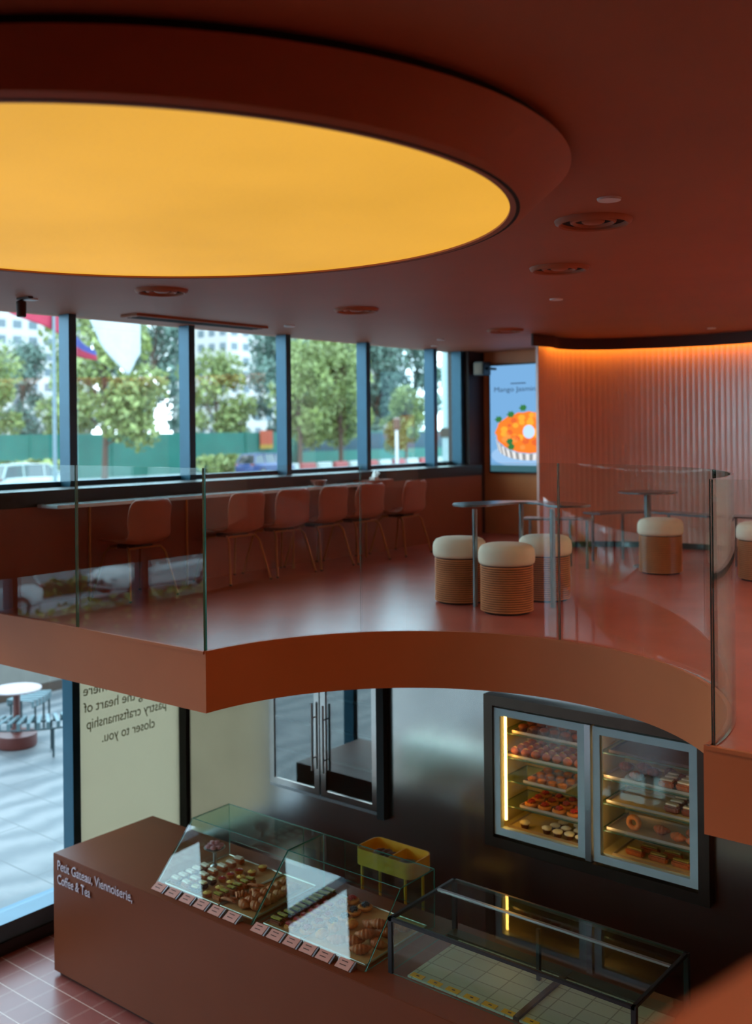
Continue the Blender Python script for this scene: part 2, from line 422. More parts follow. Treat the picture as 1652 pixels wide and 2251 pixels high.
r.color_ramp.elements[0].position = .3; r.color_ramp.elements[1].position = .7
n.links.new(t.outputs['Object'], a.inputs['Vector']); n.links.new(a.outputs['Fac'], r.inputs['Fac']); n.links.new(r.outputs['Color'], p.inputs['Emission Color'])
MB().lathe([(r0+.004, .0), (r0+.004, .012)], 128, (c0[0], c0[1], 2.128)).build('luminous_disc', md, dl, True)

# warm fill lamps added in the ceiling, all out of sight of the camera
dnl = thing('downlight', 'recessed warm ceiling downlight behind the camera', 'light', (1.2, 1.6, 2.30), group='warm downlights')
MB().lathe([(.09, 0), (.09, .03), (.07, .03), (.07, .0)], 24, ring=True).build('ring', m_ceil, dnl)
MB().lathe([(.068, .02), (.068, .028)], 24).build('lamp_face', emis('warm_lamp', (1, .74, .50, 1), 210), dnl)
for x, y in ((.5, 2.3), (2.6, 1.6), (1.2, -1.2), (2.6, -1.2), (2.6, 4.6), (1.2, 6.6), (2.6, 7.0)): dup(dnl, (x, y, 2.30), None, 'recessed warm ceiling downlight to the right of the view')
for (x, y), l in zip([(-2.3, 8.3), (-1.3, 7.6), (-1.0, 5.6), (-5.95, 11.03)], ['warm ceiling downlight washing the fluted wall', 'warm ceiling downlight right of the fluted wall lamp', 'warm ceiling downlight above the right floor', 'small warm ceiling downlight hidden behind the fluted wall end']):
    dup(dnl, (x, y, 2.30), None, l, None, {-5.95: 2.6, -2.3: 2.3, -1.3: 1.4}.get(x))

# ================================================================== CEILING FITTINGS
vent = thing('air_vent', 'large round concentric-ring air vent nearest the camera in the ceiling', 'vent', (-2.285, 4.52, ZC), group='round ceiling air vents')
MB().lathe([(.185, 0), (.180, -.014), (.164, -.024), (.154, -.018), (.150, 0)], 48, ring=True).build('outer_ring', m_ceil, vent)
MB().lathe([(.112, .0), (.108, -.012), (.098, -.018), (.090, -.012), (.086, 0)], 40, ring=True).build('middle_ring', m_ceil, vent)
MB().lathe([(.056, 0), (.054, -.010), (.044, -.016), (.0, -.018)], 32).build('centre_cone', m_ceil, vent)
MB().lathe([(.156, -.004), (.156, -.001)], 40).build('vent_throat', m_blk2, vent)
for (x, y), l in zip([(-3.115, 5.702), (-5.697, 4.705), (-5.437, 6.521), (-5.473, 8.891)],
                     ['round ceiling air vent second from the camera above the stools', 'round ceiling air vent just beyond the yellow disc at far left',
                      'round ceiling air vent beyond the right half of the yellow disc', 'farthest round ceiling air vent beside the end of the dark cornice']):
    dup(vent, (x, y, ZC), 0, l)
pl = tag(MB().lathe([(.053, 0), (.050, -.010), (0, -.012)], 32, (-2.015, 4.138, ZC)).build('ceiling_plate', m_white), 'pale round ceiling plate beside the nearest air vent', 'ceiling plate', 'round ceiling plates')
pl.location = (-2.015, 4.138, ZC-.012)
for (x, y), l in zip([(-3.886, 7.059), (-6.758, 4.355), (-6.736, 7.091), (-7.1, 9.95), (-3.866, 10.2), (-6.55, 9.3)],
                     ['small pale round ceiling plate behind the second air vent', 'pale round ceiling plate at the far left above the hanging spotlight', 'small pale ceiling plate over the middle windows', 'pale ceiling plate above the farthest windows',
                      'faint round ceiling plate near the curved cornice', 'tiny ceiling plate before the corner speaker']):
    o = dup(pl, (x, y, ZC-.012), 0, l)
    if y > 9 : o.scale = (.8, .8, 1)
sp = thing('ceiling_spotlight', 'dark cylindrical spotlight hanging from the ceiling before the leftmost window', 'spotlight', (-6.75, 4.27, 2.19))
MB().lathe([(.03, 0), (.034, .004), (.036, .11), (.02, .12)], 24).build('lamp_body', mc, sp)
MB().lathe([(.012, .11), (.012, .14)], 12).build('stem', mc, sp)
MB().box(-.03, .12, -.02, .02, .126, .14).build('ceiling_mount', mc, sp)
ld = thing('slot_vent', 'long flat slot vent in the ceiling along the left windows', 'vent', (-7.0, 6.2, ZC))
MB().box(-7.14, -6.92, 5.45, 7.0, ZC-.022, ZC).build('vent_frame', m_ceil, ld, True, bevel=.004)
for q in range(3): MB().box(-7.11+.06*q, -7.075+.06*q, 5.5, 6.95, ZC-.025, ZC-.02).build('slot', m_blk2, ld, True)

# ================================================================== GLASS BALUSTRADE
GH = 1.115
def panel(path, label, emat=m_edge):
    return tag(MB().ribbon(path, .004, GH, .016, 0, 1).build('glass_railing', [m_gl, emat], angle=30), label, 'glass railing', 'glass railing panels along the slab edge')
yg = YE+.03
panel([(-7.08, yg), (-6.02, yg)], 'flat glass railing panel at the far left end of the straight edge')
panel([(-6.005, yg), (BC[0]-BR-.03, yg)], 'flat glass railing panel between the left end panel and the slab corner')
def arcp(a0, a1, R=BR+.03): return [(BC[0]-R*math.cos(a), BC[1]+.01+R*math.sin(a)) for a in [a0+(a1-a0)*i/28 for i in range(29)]]
angs = [.012, math.radians(41.3), math.radians(90.0), math.radians(141), PI-.012]
labs = ['curved glass railing panel starting at the sharp slab corner', 'curved glass railing panel in front of the cluster of three stools', 'curved glass railing panel right of the crescent table', 'tightly seen end-on curved glass railing panel at the right turn']
for i in range(4): panel(arcp(angs[i]+.003, angs[i+1]-.003), labs[i], m_dedge if i >= 2 else m_edge)
panel([(BC[0]+BR+.035, yg), (0.3, yg)], 'flat glass railing panel at the right edge above the orange slab face', m_dedge)

# ================================================================== BAR COUNTER AND CHAIRS
bc = thing('window_bar', 'long narrow window bar shelf with slim posts under the upper windows', 'bar counter', (-6.98, 6.6, 0))
bt = MB().box(-7.115, -6.84, 4.62, 8.45, .755, .782).build('bar_top', mat('bar_top_laminate', srgb(200, 208, 212), .18, .3), bc, True, bevel=.004)
MB().box(-7.115, -6.95, 8.45, 8.95, .70, .80).build('bar_end', m_wallbr, bc, True, bevel=.004)
for y in (4.95, 5.95, 7.29, 8.40): MB().tube([(-6.90, y, .003), (-6.90, y, .756)], .012).build('post', m_brass, bc, True)
# small things on the bar
def simple(mb, name, m, label, cat, group=None, **kw): return tag(mb.build(name, m, **kw), label, cat, group)
b = MB().lathe([(.05, 0), (.055, .004), (.085, .055), (.082, .055), (.05, .01)], 28, (-6.98, 7.75, .783)); simple(b, 'bowl', m_wallbr, 'shallow brown bowl on the window bar', 'bowl')
nh = MB(); nh.box(-6.97, -6.90, 8.55, 8.62, .802, .835)
nh.add([(-6.96, 8.57, .83), (-6.91, 8.57, .83), (-6.93, 8.60, .91), (-6.97, 8.61, .89)], [(0, 1, 2, 3)]).add([(-6.95, 8.60, .83), (-6.91, 8.61, .83), (-6.90, 8.64, .88), (-6.95, 8.65, .90)], [(0, 1, 2, 3)])
simple(nh, 'napkin_holder', m_white, 'white paper napkins sticking up at the far end of the window bar', 'napkins')

def make_chair(label):
    t = thing('shell_chair', label, 'chair', (0, 0, 0), 0, 'shell chairs along the window bar')
    prof = [(.235, .425, .36), (.22, .445, .40), (.15, .455, .44), (.05, .448, .455), (-.06, .438, .455), (-.13, .440, .45), (-.175, .465, .445), (-.20, .52, .44), (-.215, .60, .44), (-.23, .68, .445), (-.242, .735, .44), (-.247, .765, .415), (-.25, .785, .36), (-.25, .79, .30)]
    nu = 12; V = []; F = []
    for x, z, wd in prof:
        for j in range(nu+1):
            v = -1+2*j/nu; back = max(0, min(1, (z-.46)/.15)); cup = v*v
            V.append((x+.05*cup*back, v*wd/2, z+.03*cup*(1-back)))
    for i in range(len(prof)-1):
        for j in range(nu): F.append((i*(nu+1)+j, i*(nu+1)+j+1, (i+1)*(nu+1)+j+1, (i+1)*(nu+1)+j))
    s = MB().add(V, F).build('seat_shell', m_shell, t, merge=False)
    md_ = s.modifiers.new('thick', 'SOLIDIFY'); md_.thickness = .012
    sb = s.modifiers.new('sub', 'SUBSURF'); sb.levels = 1; sb.render_levels = 1
    MB().box(-.12, .12, -.10, .10, .395, .425).build('seat_bracket', m_pad, t, bevel=.01)
    MB().tube([(.12, -.17, .41), (.12, .17, .41)], .010).build('crossbar', m_brass, t)
    MB().tube([(-.12, -.17, .405), (-.12, .17, .405)], .010).build('crossbar', m_brass, t)
    for sx, sy in ((1, 1), (1, -1), (-1, 1), (-1, -1)):
        l = MB().tube([(sx*.07, sy*.13, .405), (sx*.12, sy*.165, .40), (sx*.155, sy*.185, .36), (sx*.235, sy*.245, .012)], [.011, .011, .011, .009]).build('leg', m_brass, t)
        MB().lathe([(.012, 0), (.012, .012)], 12, (sx*.237, sy*.246, 0)).build('foot_cap', m_pad, l)
    return t
ch = make_chair('shell chair standing alone at the left of the window bar')
ch.location = (-6.82, 5.33, .001); ch.rotation_euler = (0, 0, PI+.03)
for y, rz, l in ((6.41, .0, 'second shell chair from the left, first of the close row of five'), (7.01, -.04, 'third shell chair from the left along the window bar'),
                 (7.57, .03, 'fourth shell chair from the left along the window bar'), (8.15, -.03, 'fifth shell chair from the left, next to the farthest one'), (8.89, .05, 'farthest shell chair at the right end of the window bar')):
    dup(ch, (-6.82, y, .001), PI+rz, l)

# ================================================================== STOOLS
m_rib = mat('ribbed_wood', srgb(200, 126, 74), .6, var=.12, vscale=9)
def make_stool(label):
    t = thing('round_stool', label, 'stool', (0, 0, 0), 0, 'ribbed drum stools with cream cushions')
    prof = [(.17, .012), (.176, .014)]
    z = .016; 
    while z < .345:
        prof += [(.185, z), (.193, z+.003), (.193, z+.009), (.185, z+.0115)]; z += .0165
    prof += [(.18, .352)]
    rb_ = MB().lathe(prof, 64)
    for fi in range(len(prof)-1):
        if fi >= 2 and (fi-2) % 4 == 3:
            for k_ in range(64): rb_.mi[fi*64+k_] = 1
    rb_.build('ribbed_base', [m_rib, mat('rib_groove', srgb(70, 40, 26), .8)], t, angle=50)
    MB().lathe([(.165, 0), (.165, .016)], 32).build('foot_ring', m_blk2, t)
    pr = [(.17, .350), (.192, .352), (.203, .364), (.207, .385), (.207, .43), (.200, .462), (.182, .485), (.15, .497), (.08, .503), (0, .505)]
    MB().lathe(pr, 64).build('cushion', m_cream, t, angle=80)
    return t
st = make_stool('cream-topped ribbed stool at the left of the cluster of three under the crescent table')
st.location = (-4.52, 6.64, .001)
for x, y, l in ((-3.985, 6.46, 'cream-topped ribbed stool in front of the cluster of three, nearest the glass'),
                (-4.04, 7.12, 'cream-topped ribbed stool at the right of the cluster of three, behind the table leg'),
                (-3.92, 9.03, 'lone cream-topped ribbed stool in front of the small pedestal table'),
                (-3.03, 9.10, 'cream-topped ribbed stool cut by the right edge of the view')):
    dup(st, (x, y, .001), 0, l)

# ================================================================== TABLES
def blade(path, widths):  # plan outline from centreline and widths
    P = [Vector(p) for p in path]; L = []; R = []
    for i in range(len(P)):
        t_ = (P[min(i+1, len(P)-1)]-P[max(i-1, 0)]).normalized(); q = Vector((-t_.y, t_.x))*widths[i]/2
        L.append(tuple(P[i]+q)); R.append(tuple(P[i]-q))
    return L+R[::-1]
ct = thing('crescent_table', 'crescent-shaped grey metal table on three slim posts behind the curved glass', 'table', (-4.2, 6.9, 0))
cl = crom([(-4.50, 6.62), (-4.47, 6.90), (-4.36, 7.16), (-4.12, 7.24), (-3.86, 7.12), (-3.72, 6.96)], 8)
n_ = len(cl); wd = []
for i in range(n_):
    u = i/(n_-1); e_ = min(u, 1-u); wd.append(.34*math.sqrt(max(.02, min(1, e_*9)))*(1-.45*math.sin(PI*u)**4))
MB().prism(blade(cl, wd), .735, .752).build('table_top', m_table, ct, True, bevel=.003)
for x, y in ((-4.283, 6.437+.06), (-4.36, 7.30), (-3.795, 6.80)): 
    l = MB().tube([(x, y, .004), (x, y, .736)], .020, 16).build('leg', m_table, ct, True)
pt = thing('pedestal_table', 'small round table top on one grey pedestal behind the lone stool', 'table', (-4.19, 9.36, 0))
MB().lathe([(.0, .706), (.275, .706), (.28, .711), (.28, .717), (.275, .722), (0, .722)], 48).build('table_top', m_table, pt)
MB().tube([(0, 0, .012), (0, 0, .708)], .034, 20).build('pedestal', m_table, pt)
MB().lathe([(.14, 0), (.14, .008), (.05, .014)], 32).build('base_plate', m_table, pt)
# serpentine low benches before the fluted wall
sb_ = thing('serpentine_bench', 'long wavy grey metal bench on thin legs in front of the fluted wall', 'bench', (-4.2, 10.0, 0))
cl = crom([(-4.86, 9.50), (-4.75, 9.78), (-4.45, 10.02), (-4.1, 9.95), (-3.8, 9.86), (-3.4, 9.92), (-2.9, 10.0), (-2.3, 9.8)], 8)
MB().prism(blade(cl, [.24]*len(cl)), .462, .48).build('bench_top', m_table, sb_, True)
for x, y in ((-4.80, 9.42), (-4.62, 9.72), (-4.2, 9.88), (-3.5, 9.80), (-2.8, 9.88)): MB().tube([(x, y, .003), (x, y, .464)], .014, 12).build('leg', m_table, sb_, True)
sb2 = thing('low_metal_bench', 'short grey metal bench end with one leg left of the wavy bench', 'bench', (-4.75, 8.8, 0))
MB().prism(blade(crom([(-5.15, 8.68), (-4.95, 8.75), (-4.75, 8.85), (-4.63, 9.0)], 6), [.22]*19), .462, .48).build('bench_top', m_table, sb2, True)
for x, y in ((-4.58, 8.87), (-5.05, 8.62), (-4.8, 8.95)): MB().tube([(x, y, .003), (x, y, .464)], .014, 12).build('leg', m_table, sb2, True)

# ================================================================== SCREEN AND SPEAKER
YS = 11.27
sc = thing('wall_screen', 'tall lit screen with an orange tart advert on the far wall', 'screen', (-6.62, 11.30, .79))
MB().box(-7.19, -6.05, YS, 11.33, .775, 2.165).build('bezel', m_black, sc, True, bevel=.004)
MB().box(-7.17, -6.07, YS-.006, YS, .795, 2.145).build('display', emis('screen_blue', srgb(104, 150, 192), .85), sc, True)
def disc(cx, cz, rx, rz, y, m, name, n=40, wob=0):
    V = [(cx, y, cz)]+[(cx+rx*math.cos(2*PI*i/n)*(1+wob*math.sin(i*2.3)), y, cz+rz*math.sin(2*PI*i/n)*(1+wob*math.cos(i*3.1))) for i in range(n)]
    return MB().add(V, [(0, 1+(i+1) % n, 1+i) for i in range(n)]).build(name, m, sc, True, merge=False)
cx = -6.60
disc(cx, 1.00, .60*.93, .16, YS-.008, emis('screen_plate', srgb(130, 165, 200), .9), 'screen_picture')
ctp = MB(); ng = 30
for i in range(ng):
    a0 = PI+PI*i/ng; a1 = PI+PI*(i+1)/ng
    P_ = [(cx+.50*math.cos(a0), YS-.010, 1.27+.25*math.sin(a0)), (cx+.50*math.cos(a1), YS-.010, 1.27+.25*math.sin(a1)), (cx+.46*math.cos(a1), YS-.010, 1.10+.16*math.sin(a1)), (cx+.46*math.cos(a0), YS-.010, 1.10+.16*math.sin(a0))]
    ctp.add(P_, [(0, 1, 2, 3)], i % 2)
ctp.build('screen_picture', [emis('cup_light', srgb(205, 205, 205), .85), emis('cup_shade', srgb(130, 130, 130), .85)], sc, True, merge=False)
disc(cx, 1.29, .49, .26, YS-.012, emis('tart_orange', srgb(216, 112, 40), .9), 'screen_picture', wob=.03)
random.seed(3)
fr = MB()
for i in range(46):
    a = random.uniform(0, 2*PI); q = math.sqrt(random.random()); x = cx+.43*q*math.cos(a); z = 1.30+.21*q*math.sin(a); r_ = random.uniform(.03, .06)
    V = [(x+r_*math.cos(t_*PI/3+a), YS-.014, z+r_*.75*math.sin(t_*PI/3+a)) for t_ in range(6)]; fr.add(V, [tuple(range(6))], i % 3)
fr.build('screen_picture', [emis('mango_a', srgb(236, 150, 50), .9), emis('mango_b', srgb(240, 130, 60), .9), emis('mango_c', srgb(200, 90, 44), .9)], sc, True, merge=False)
disc(-6.60, 1.30, .085, .085, YS-.016, emis('flower', srgb(170, 195, 225), .9), 'screen_picture')
gm = emis('leaf_green', srgb(50, 110, 60), .8)
for x, z in ((-7.04, 1.46), (-6.86, 1.52), (-6.68, 1.60), (-6.88, 1.18), (-6.86, 1.11)): disc(x, z, .05, .04, YS-.018, gm, 'screen_picture', 12, .3)
MB().box(-7.17, -6.07, YS-.009, YS-.0065, .795, .875).build('screen_picture', emis('screen_green', srgb(60, 100, 110), .7), sc, True)
mdt = emis('screen_text', srgb(46, 62, 84), .8)
text('Mango Jasmine', sc, 'screen_lettering', mdt, (-7.11, YS-.012, 1.81), (1, 0, 0), (0, 0, 1), .088, .0005, 'LEFT', .66)
MB().box(-6.86, -6.64, YS-.012, YS-.010, 1.905, 1.918).build('screen_picture', mdt, sc, True)
spk = thing('wall_speaker', 'small black box speaker on a bracket high in the far left corner', 'speaker', (-7.12, 11.1, 2.0))
MB().box(-.13, .02, -.10, .08, .02, .19).build('cabinet', m_black, spk, bevel=.008)
MB().box(-.115, .005, -.106, -.10, .035, .175).build('grille', m_steeldk, spk)
MB().box(.02, .05, -.02, .22, .09, .12).build('bracket', m_black, spk)

# ================================================================== SALES COUNTER
ZT = -1.81
cnt = thing('sales_counter', 'long brown sales counter with white lettering on its front', 'counter', (-4.2, 4.95, ZF))
MB().box(-6.765, 0.9, 4.50, 5.44, ZF+.03, ZT).build('counter_body', m_counter, cnt, True, bevel=.004)
MB().box(-6.73, 0.88, 4.53, 5.40, ZF, ZF+.03).build('plinth', m_blk2, cnt, True)
m_let = mat('pale_lettering', srgb(205, 190, 200), .5, .2)
text('Petit Gateau, Viennoiserie,', cnt, 'lettering', m_let, (-6.70, 4.493, -1.915), (1, 0, 0), (0, 0, 1), .098, .004, 'LEFT', .88)
text('Coffee & Tea', cnt, 'lettering', m_let, (-6.70, 4.493, -2.018), (1, 0, 0), (0, 0, 1), .098, .004, 'LEFT', .40)

# ---- slanted glass pastry case
pc = thing('glass_pastry_case', 'slant-fronted frameless glass case full of pastries on the counter', 'display case', (-4.76, 4.95, ZT))
X0, X1, Y0, YT, Y1, Z1 = -5.704, -3.824, 4.603, 4.945, 5.30, -1.445
def quad_pane(P, n_, th, name, par, mats=None):
    P = [Vector(p) for p in P]; n_ = Vector(n_).normalized()*th
    V = P+[p+n_ for p in P]
    m = MB().add(V, [(0, 1, 2, 3), (4, 5, 6, 7)], 0).add(V, [(0, 1, 5, 4), (1, 2, 6, 5), (2, 3, 7, 6), (3, 0, 4, 7)], 1)
    return m.build(name, mats or [m_glc, m_edge], par, True)
XM = -4.76
sl = Vector((0, -(Z1-ZT), YT-Y0))
for a, b_ in ((X0, XM-.002), (XM+.002, X1)):
    quad_pane([(a, Y0, ZT+.003), (b_, Y0, ZT+.003), (b_, YT, Z1), (a, YT, Z1)], -sl, -.006, 'front_glass', pc)
    quad_pane([(a, YT, Z1), (b_, YT, Z1), (b_, Y1, Z1), (a, Y1, Z1)], (0, 0, 1), .006, 'top_glass', pc)
for x in (X0, XM-.003, X1-.006):
    V = [(x, Y0+.01, ZT+.002), (x, Y1, ZT+.002), (x, Y1, Z1-.002), (x, YT+.005, Z1-.002)]
    quad_pane(V, (1, 0, 0), .006, 'side_glass', pc)
for a, b_ in ((X0, -4.95), (-4.57, X1)): quad_pane([(a, Y1, ZT+.1), (b_, Y1, ZT+.1), (b_, Y1, Z1-.001), (a, Y1, Z1-.001)], (0, 1, 0), .005, 'back_glass', pc)
# trays
m_tray = mat('wire_tray_metal', srgb(190, 185, 175), .35, .8); m_liner = mat('striped_wood_liner', srgb(190, 140, 90), .6, var=.1, vscale=30)
def tray(x0, x1, y0, y1, z, label, liner=m_liner, grp='pastry trays in the glass case'):
    t = thing('pastry_tray', label, 'tray', ((x0+x1)/2, (y0+y1)/2, z), 0, grp)
    MB().box(x0, x1, y0, y1, z, z+.006).build('tray_base', liner, t, True)
    r_ = MB()
    for yy in (y0, y1): r_.tube([(x0, yy, z+.012), (x1, yy, z+.012)], .004, 6)
    for xx in (x0, x1): r_.tube([(xx, y0, z+.012), (xx, y1, z+.012)], .004, 6)
    r_.build('rim', m_tray, t, True); return t
ZP = ZT+.012
tray(-5.66, -5.12, 4.655, 5.26, ZT+.002, 'wire-rimmed tray under the powdered pastries in the left end of the case')
tray(-5.105, -4.80, 4.655, 5.26, ZT+.002, 'wire-rimmed tray under the brown cookies left of the case divider')
tray(-4.70, -4.38, 4.655, 5.26, ZT+.002, 'wire-rimmed tray right of the case divider')
tray(-4.37, -3.86, 4.655, 5.26, ZT+.002, 'wire-rimmed tray under the croissants at the right end of the case')

# pastry builders (unit size, own parts)
def pm(n_, *c, **k_): return mat(n_, srgb(*c), k_.get('rough', .55), var=k_.get('var', .22), vscale=k_.get('vs', 60), bump=.3, bscale=150)
m_choc = pm('dark_choc', 84, 42, 24); m_brown = pm('baked_brown', 176, 92, 42); m_gold = pm('baked_gold', 204, 128, 58); m_dk = pm('dark_baked', 128, 62, 32)
m_sugar = pm('powdered_sugar', 238, 228, 214, var=.08); m_cust = pm('custard', 236, 190, 100, var=.12); m_red = pm('red_berry', 170, 34, 34, rough=.3); m_blue = pm('blueberry', 48, 58, 78, rough=.35)
m_olive = pm('pistachio', 172, 150, 60, rough=.35); m_cook = pm('cookie', 190, 110, 66); m_pinkm = pm('pink_macaron', 206, 150, 160, var=.05); m_cream2 = pm('cream_top', 240, 226, 190, var=.06)
m_orf = pm('orange_fruit', 226, 130, 40, rough=.35)
def P_bar(label, top, body, cat='pastry', L=.086, W=.050, H=.036, name='iced_pastry'):
    t = thing(name, label, cat, (0, 0, -50))
    MB().box(-L/2, L/2, -W/2, W/2, 0, H).build('pastry_base', body, t, bevel=.010)
    MB().box(-L*.47, L*.47, -W*.46, W*.46, H-.006, H+.012).build('icing', top, t, bevel=.012); return t
def P_tart(label, top, body, rr=.034, H=.026, name='tartlet', dome=.008, garnish=None):
    t = thing(name, label, 'pastry', (0, 0, -50))
    pr = [(rr*.75, 0), (rr, H), (rr*.9, H), (rr*.86, H-.004), (0, H-.003)]
    MB().lathe(pr, 20).build('tart_shell', body, t)
    MB().ball((0, 0, H-.003), (rr*.84, rr*.84, dome), 14, 0, .04).build('filling', top, t)
    if garnish: MB().ball((0, 0, H+dome), (.006, .006, .004), 6).build('garnish', garnish, t)
    return t
def P_berry(label, top, name='berry_danish'):
    t = thing(name, label, 'pastry', (0, 0, -50))
    MB().lathe([(.036, 0), (.048, .008), (.050, .020), (.038, .028), (.028, .020), (0, .018)], 20).build('pastry_base', m_gold, t)
    b_ = MB(); random.seed(5)
    for i in range(12):
        a = i*2.4; q = .026*math.sqrt(i/12); b_.ball((q*math.cos(a), q*math.sin(a), .030+.014*(1-i/12)), .0095, 8)
    b_.build('berries', top, t); return t
def P_cro(label, m_=None, L=.12, name='croissant'):
    t = thing(name, label, 'pastry', (0, 0, -50)); b_ = MB(); pts = []; rr = []
    nseg = 40
    for i in range(nseg+1):
        u = -1+2*i/nseg; pts.append((u*L/2, .03*u*u-.01, .03-.006*u*u)); seg = abs(((i*7/nseg) % 1)-.5)*2
        rr.append((.031*(1-.8*abs(u)**1.8))*(1-.16*seg)+.002)
    b_.tube(pts, rr, 14); b_.build('croissant_body', m_ or m_brown, t, angle=80); return t
def P_bun(label, m_=None, r_=.04, name='bun'):
    t = thing(name, label, 'pastry', (0, 0, -50)); MB().ball((0, 0, .026), (r_, r_*.82, .028), 18, 0, .02).build('bun_body', m_ or m_gold, t)
    MB().tube([(-r_*.5, 0, .050), (0, .004, .055), (r_*.5, 0, .050)], [.003, .006, .003], 8).build('score_mark', m_cust, t); return t
def P_finger(label, name='finger_biscuit'):
    t = thing(name, label, 'pastry', (0, 0, -50)); MB().tube([(-.045, 0, .010), (-.02, .004, .013), (.02, .002, .013), (.045, -.004, .010)], [.005, .011, .011, .004], 10).build('biscuit', m_cook, t); return t
def P_muffin(label, top, body, name='muffin'):
    t = thing(name, label, 'pastry', (0, 0, -50))
    MB().lathe([(.024, 0), (.034, .035)], 16).build('muffin_case', body, t)
    MB().ball((0, 0, .038), (.037, .037, .018), 14, 0, .05).build('muffin_top', top, t); return t
ordn = ['first', 'second', 'third', 'fourth', 'fifth', 'sixth', 'seventh', 'eighth', 'ninth', 'tenth', 'eleventh', 'twelfth', 'thirteenth', 'fourteenth']
def place(proto, spots, group, fmt, jit=.004, rz=0, rj=.12, sc=1):
    for i, s_ in enumerate(spots):
        x, y, z = s_[:3]; r_ = (s_[3] if len(s_) > 3 else rz)+random.uniform(-rj, rj)
        l = fmt.format(ordn[i]) if i < len(ordn) else fmt.format('far')
        loc = (x+random.uniform(-jit, jit), y+random.uniform(-jit, jit), z)
        if proto.get('used'): dup(proto, loc, r_, l, group, sc)
        else:
            proto.location = loc; proto.rotation_euler = (0, 0, r_); proto['label'] = l; proto['group'] = group
            if sc != 1: proto.scale = (sc,)*3
    CH.pop(proto, None)
    # first spot uses proto itself
def row(proto_fn, spots, group, fmt, **k_):
    pr = proto_fn; first = spots[0]; rz = k_.get('rz', 0); rj = k_.get('rj', .12); sc_ = k_.get('sc', 1); jit = k_.get('jit', .004)
    for i, s_ in enumerate(spots):
        l = fmt.format(ordn[min(i, 13)]); r_ = (s_[3] if len(s_) > 3 else rz)+random.uniform(-rj, rj)
        loc = (s_[0]+random.uniform(-jit, jit), s_[1]+random.uniform(-jit, jit), s_[2])
        if i: dup(pr, loc, r_, l, group, sc_)
        else: L0 = (loc, r_, l)
    pr.location = L0[0]; pr.rotation_euler = (0, 0, L0[1]); pr['label'] = L0[2]; pr['group'] = group
    if sc_ != 1: pr.scale = (sc_,)*3
def col(x, y0, y1, n_, z=ZP, dx=0): return [(x+dx*i/(max(1, n_-1)), y0+(y1-y0)*i/max(1, n_-1), z) for i in range(n_)]
random.seed(11)
row(P_bar('', m_sugar, m_dk), col(-5.60, 4.70, 4.965, 5), 'powdered pastries, outer row', '{} powder-topped oblong pastry from the front in the leftmost row of the glass case')
row(P_bar('', m_sugar, m_brown), col(-5.495, 4.70, 5.20, 7), 'powdered pastries, second row', '{} powder-topped oblong pastry from the front in the second row of the glass case')
row(P_bar('', m_cream2, m_choc, L=.07, W=.05), col(-5.39, 4.69, 4.84, 3), 'chocolate squares', '{} dark chocolate square from the front, third row of the glass case')
row(P_tart('', m_red, m_gold, garnish=m_sugar), col(-5.37, 4.92, 5.08, 3), 'red tartlets', '{} red-topped tartlet from the front in the glass case')
row(P_tart('', m_cust, m_brown, rr=.036, garnish=m_olive), col(-5.28, 4.70, 5.22, 6), 'custard tartlets', '{} custard tartlet from the front in the glass case')
row(P_bar('', m_olive, m_brown, L=.085, W=.046, H=.04, name='glazed_pastry'), col(-5.175, 4.70, 5.0, 6), 'green-gold glazed pastries', '{} glazed green-gold oblong pastry from the front in the glass case')
spots = [(-5.06+random.uniform(-.035, .045), 4.69+i*.021, ZP+random.choice((0, .012, .024))) for i in range(14)]
row(P_finger(''), spots, 'finger biscuits', '{} brown finger biscuit from the front in the biscuit heap', rj=1.0)
row(P_cro('', m_cook, .09, 'small_croissant'), [(-4.955, 4.73+.066*i, ZP) for i in range(7)]+[(-4.865, 4.76+.07*i, ZP+.004) for i in range(6)], 'small croissants left of divider', '{} small ribbed brown croissant from the front, left of the case divider', rj=.5)
row(P_bar('', m_olive, m_dk, L=.10, W=.045, H=.03, name='nut_bar'), col(-4.63, 4.70, 5.22, 10), 'nut-topped bars', '{} nut-topped brown bar from the front, right of the case divider')
row(P_bar('', m_red, m_gold, L=.09, W=.05, name='berry_slice'), col(-4.50, 4.70, 5.05, 6), 'berry slices', '{} pale berry slice from the front behind the glare on the case')
row(P_berry('', m_red, 'raspberry_danish'), [(-4.46, 5.13, ZP), (-4.44, 5.22, ZP), (-4.40, 4.74, ZP), (-4.40, 4.84, ZP), (-4.41, 4.95, ZP)], 'raspberry pastries', '{} raspberry-topped round pastry in the glass case')
row(P_berry('', m_blue, 'blueberry_danish'), [(-4.32, 5.00, ZP), (-4.325, 5.10, ZP), (-4.31, 5.20, ZP), (-4.33, 4.90, ZP)], 'blueberry pastries', '{} blueberry-topped round pastry in the glass case')
row(P_bun('', m_gold, .045), [(-4.215, 4.95, ZP), (-4.27, 4.84, ZP), (-4.28, 4.74, ZP)], 'golden buns', '{} smooth golden bun with a pale score in the glass case', rj=.3, rz=1.2)
row(P_cro('', m_brown, .13), [(-3.97, 4.74, ZP), (-4.07, 4.80, ZP), (-3.93, 4.86, ZP), (-4.04, 4.92, ZP), (-4.12, 5.02, ZP), (-3.97, 5.0, ZP), (-4.16, 4.74, ZP), (-4.03, 5.08, ZP), (-3.93, 5.12, ZP), (-4.0, 4.83, ZP+.045), (-4.02, 4.99, ZP+.045)], 'large croissants', '{} large glossy croissant heaped at the right end of the case', rj=.5, rz=.4)
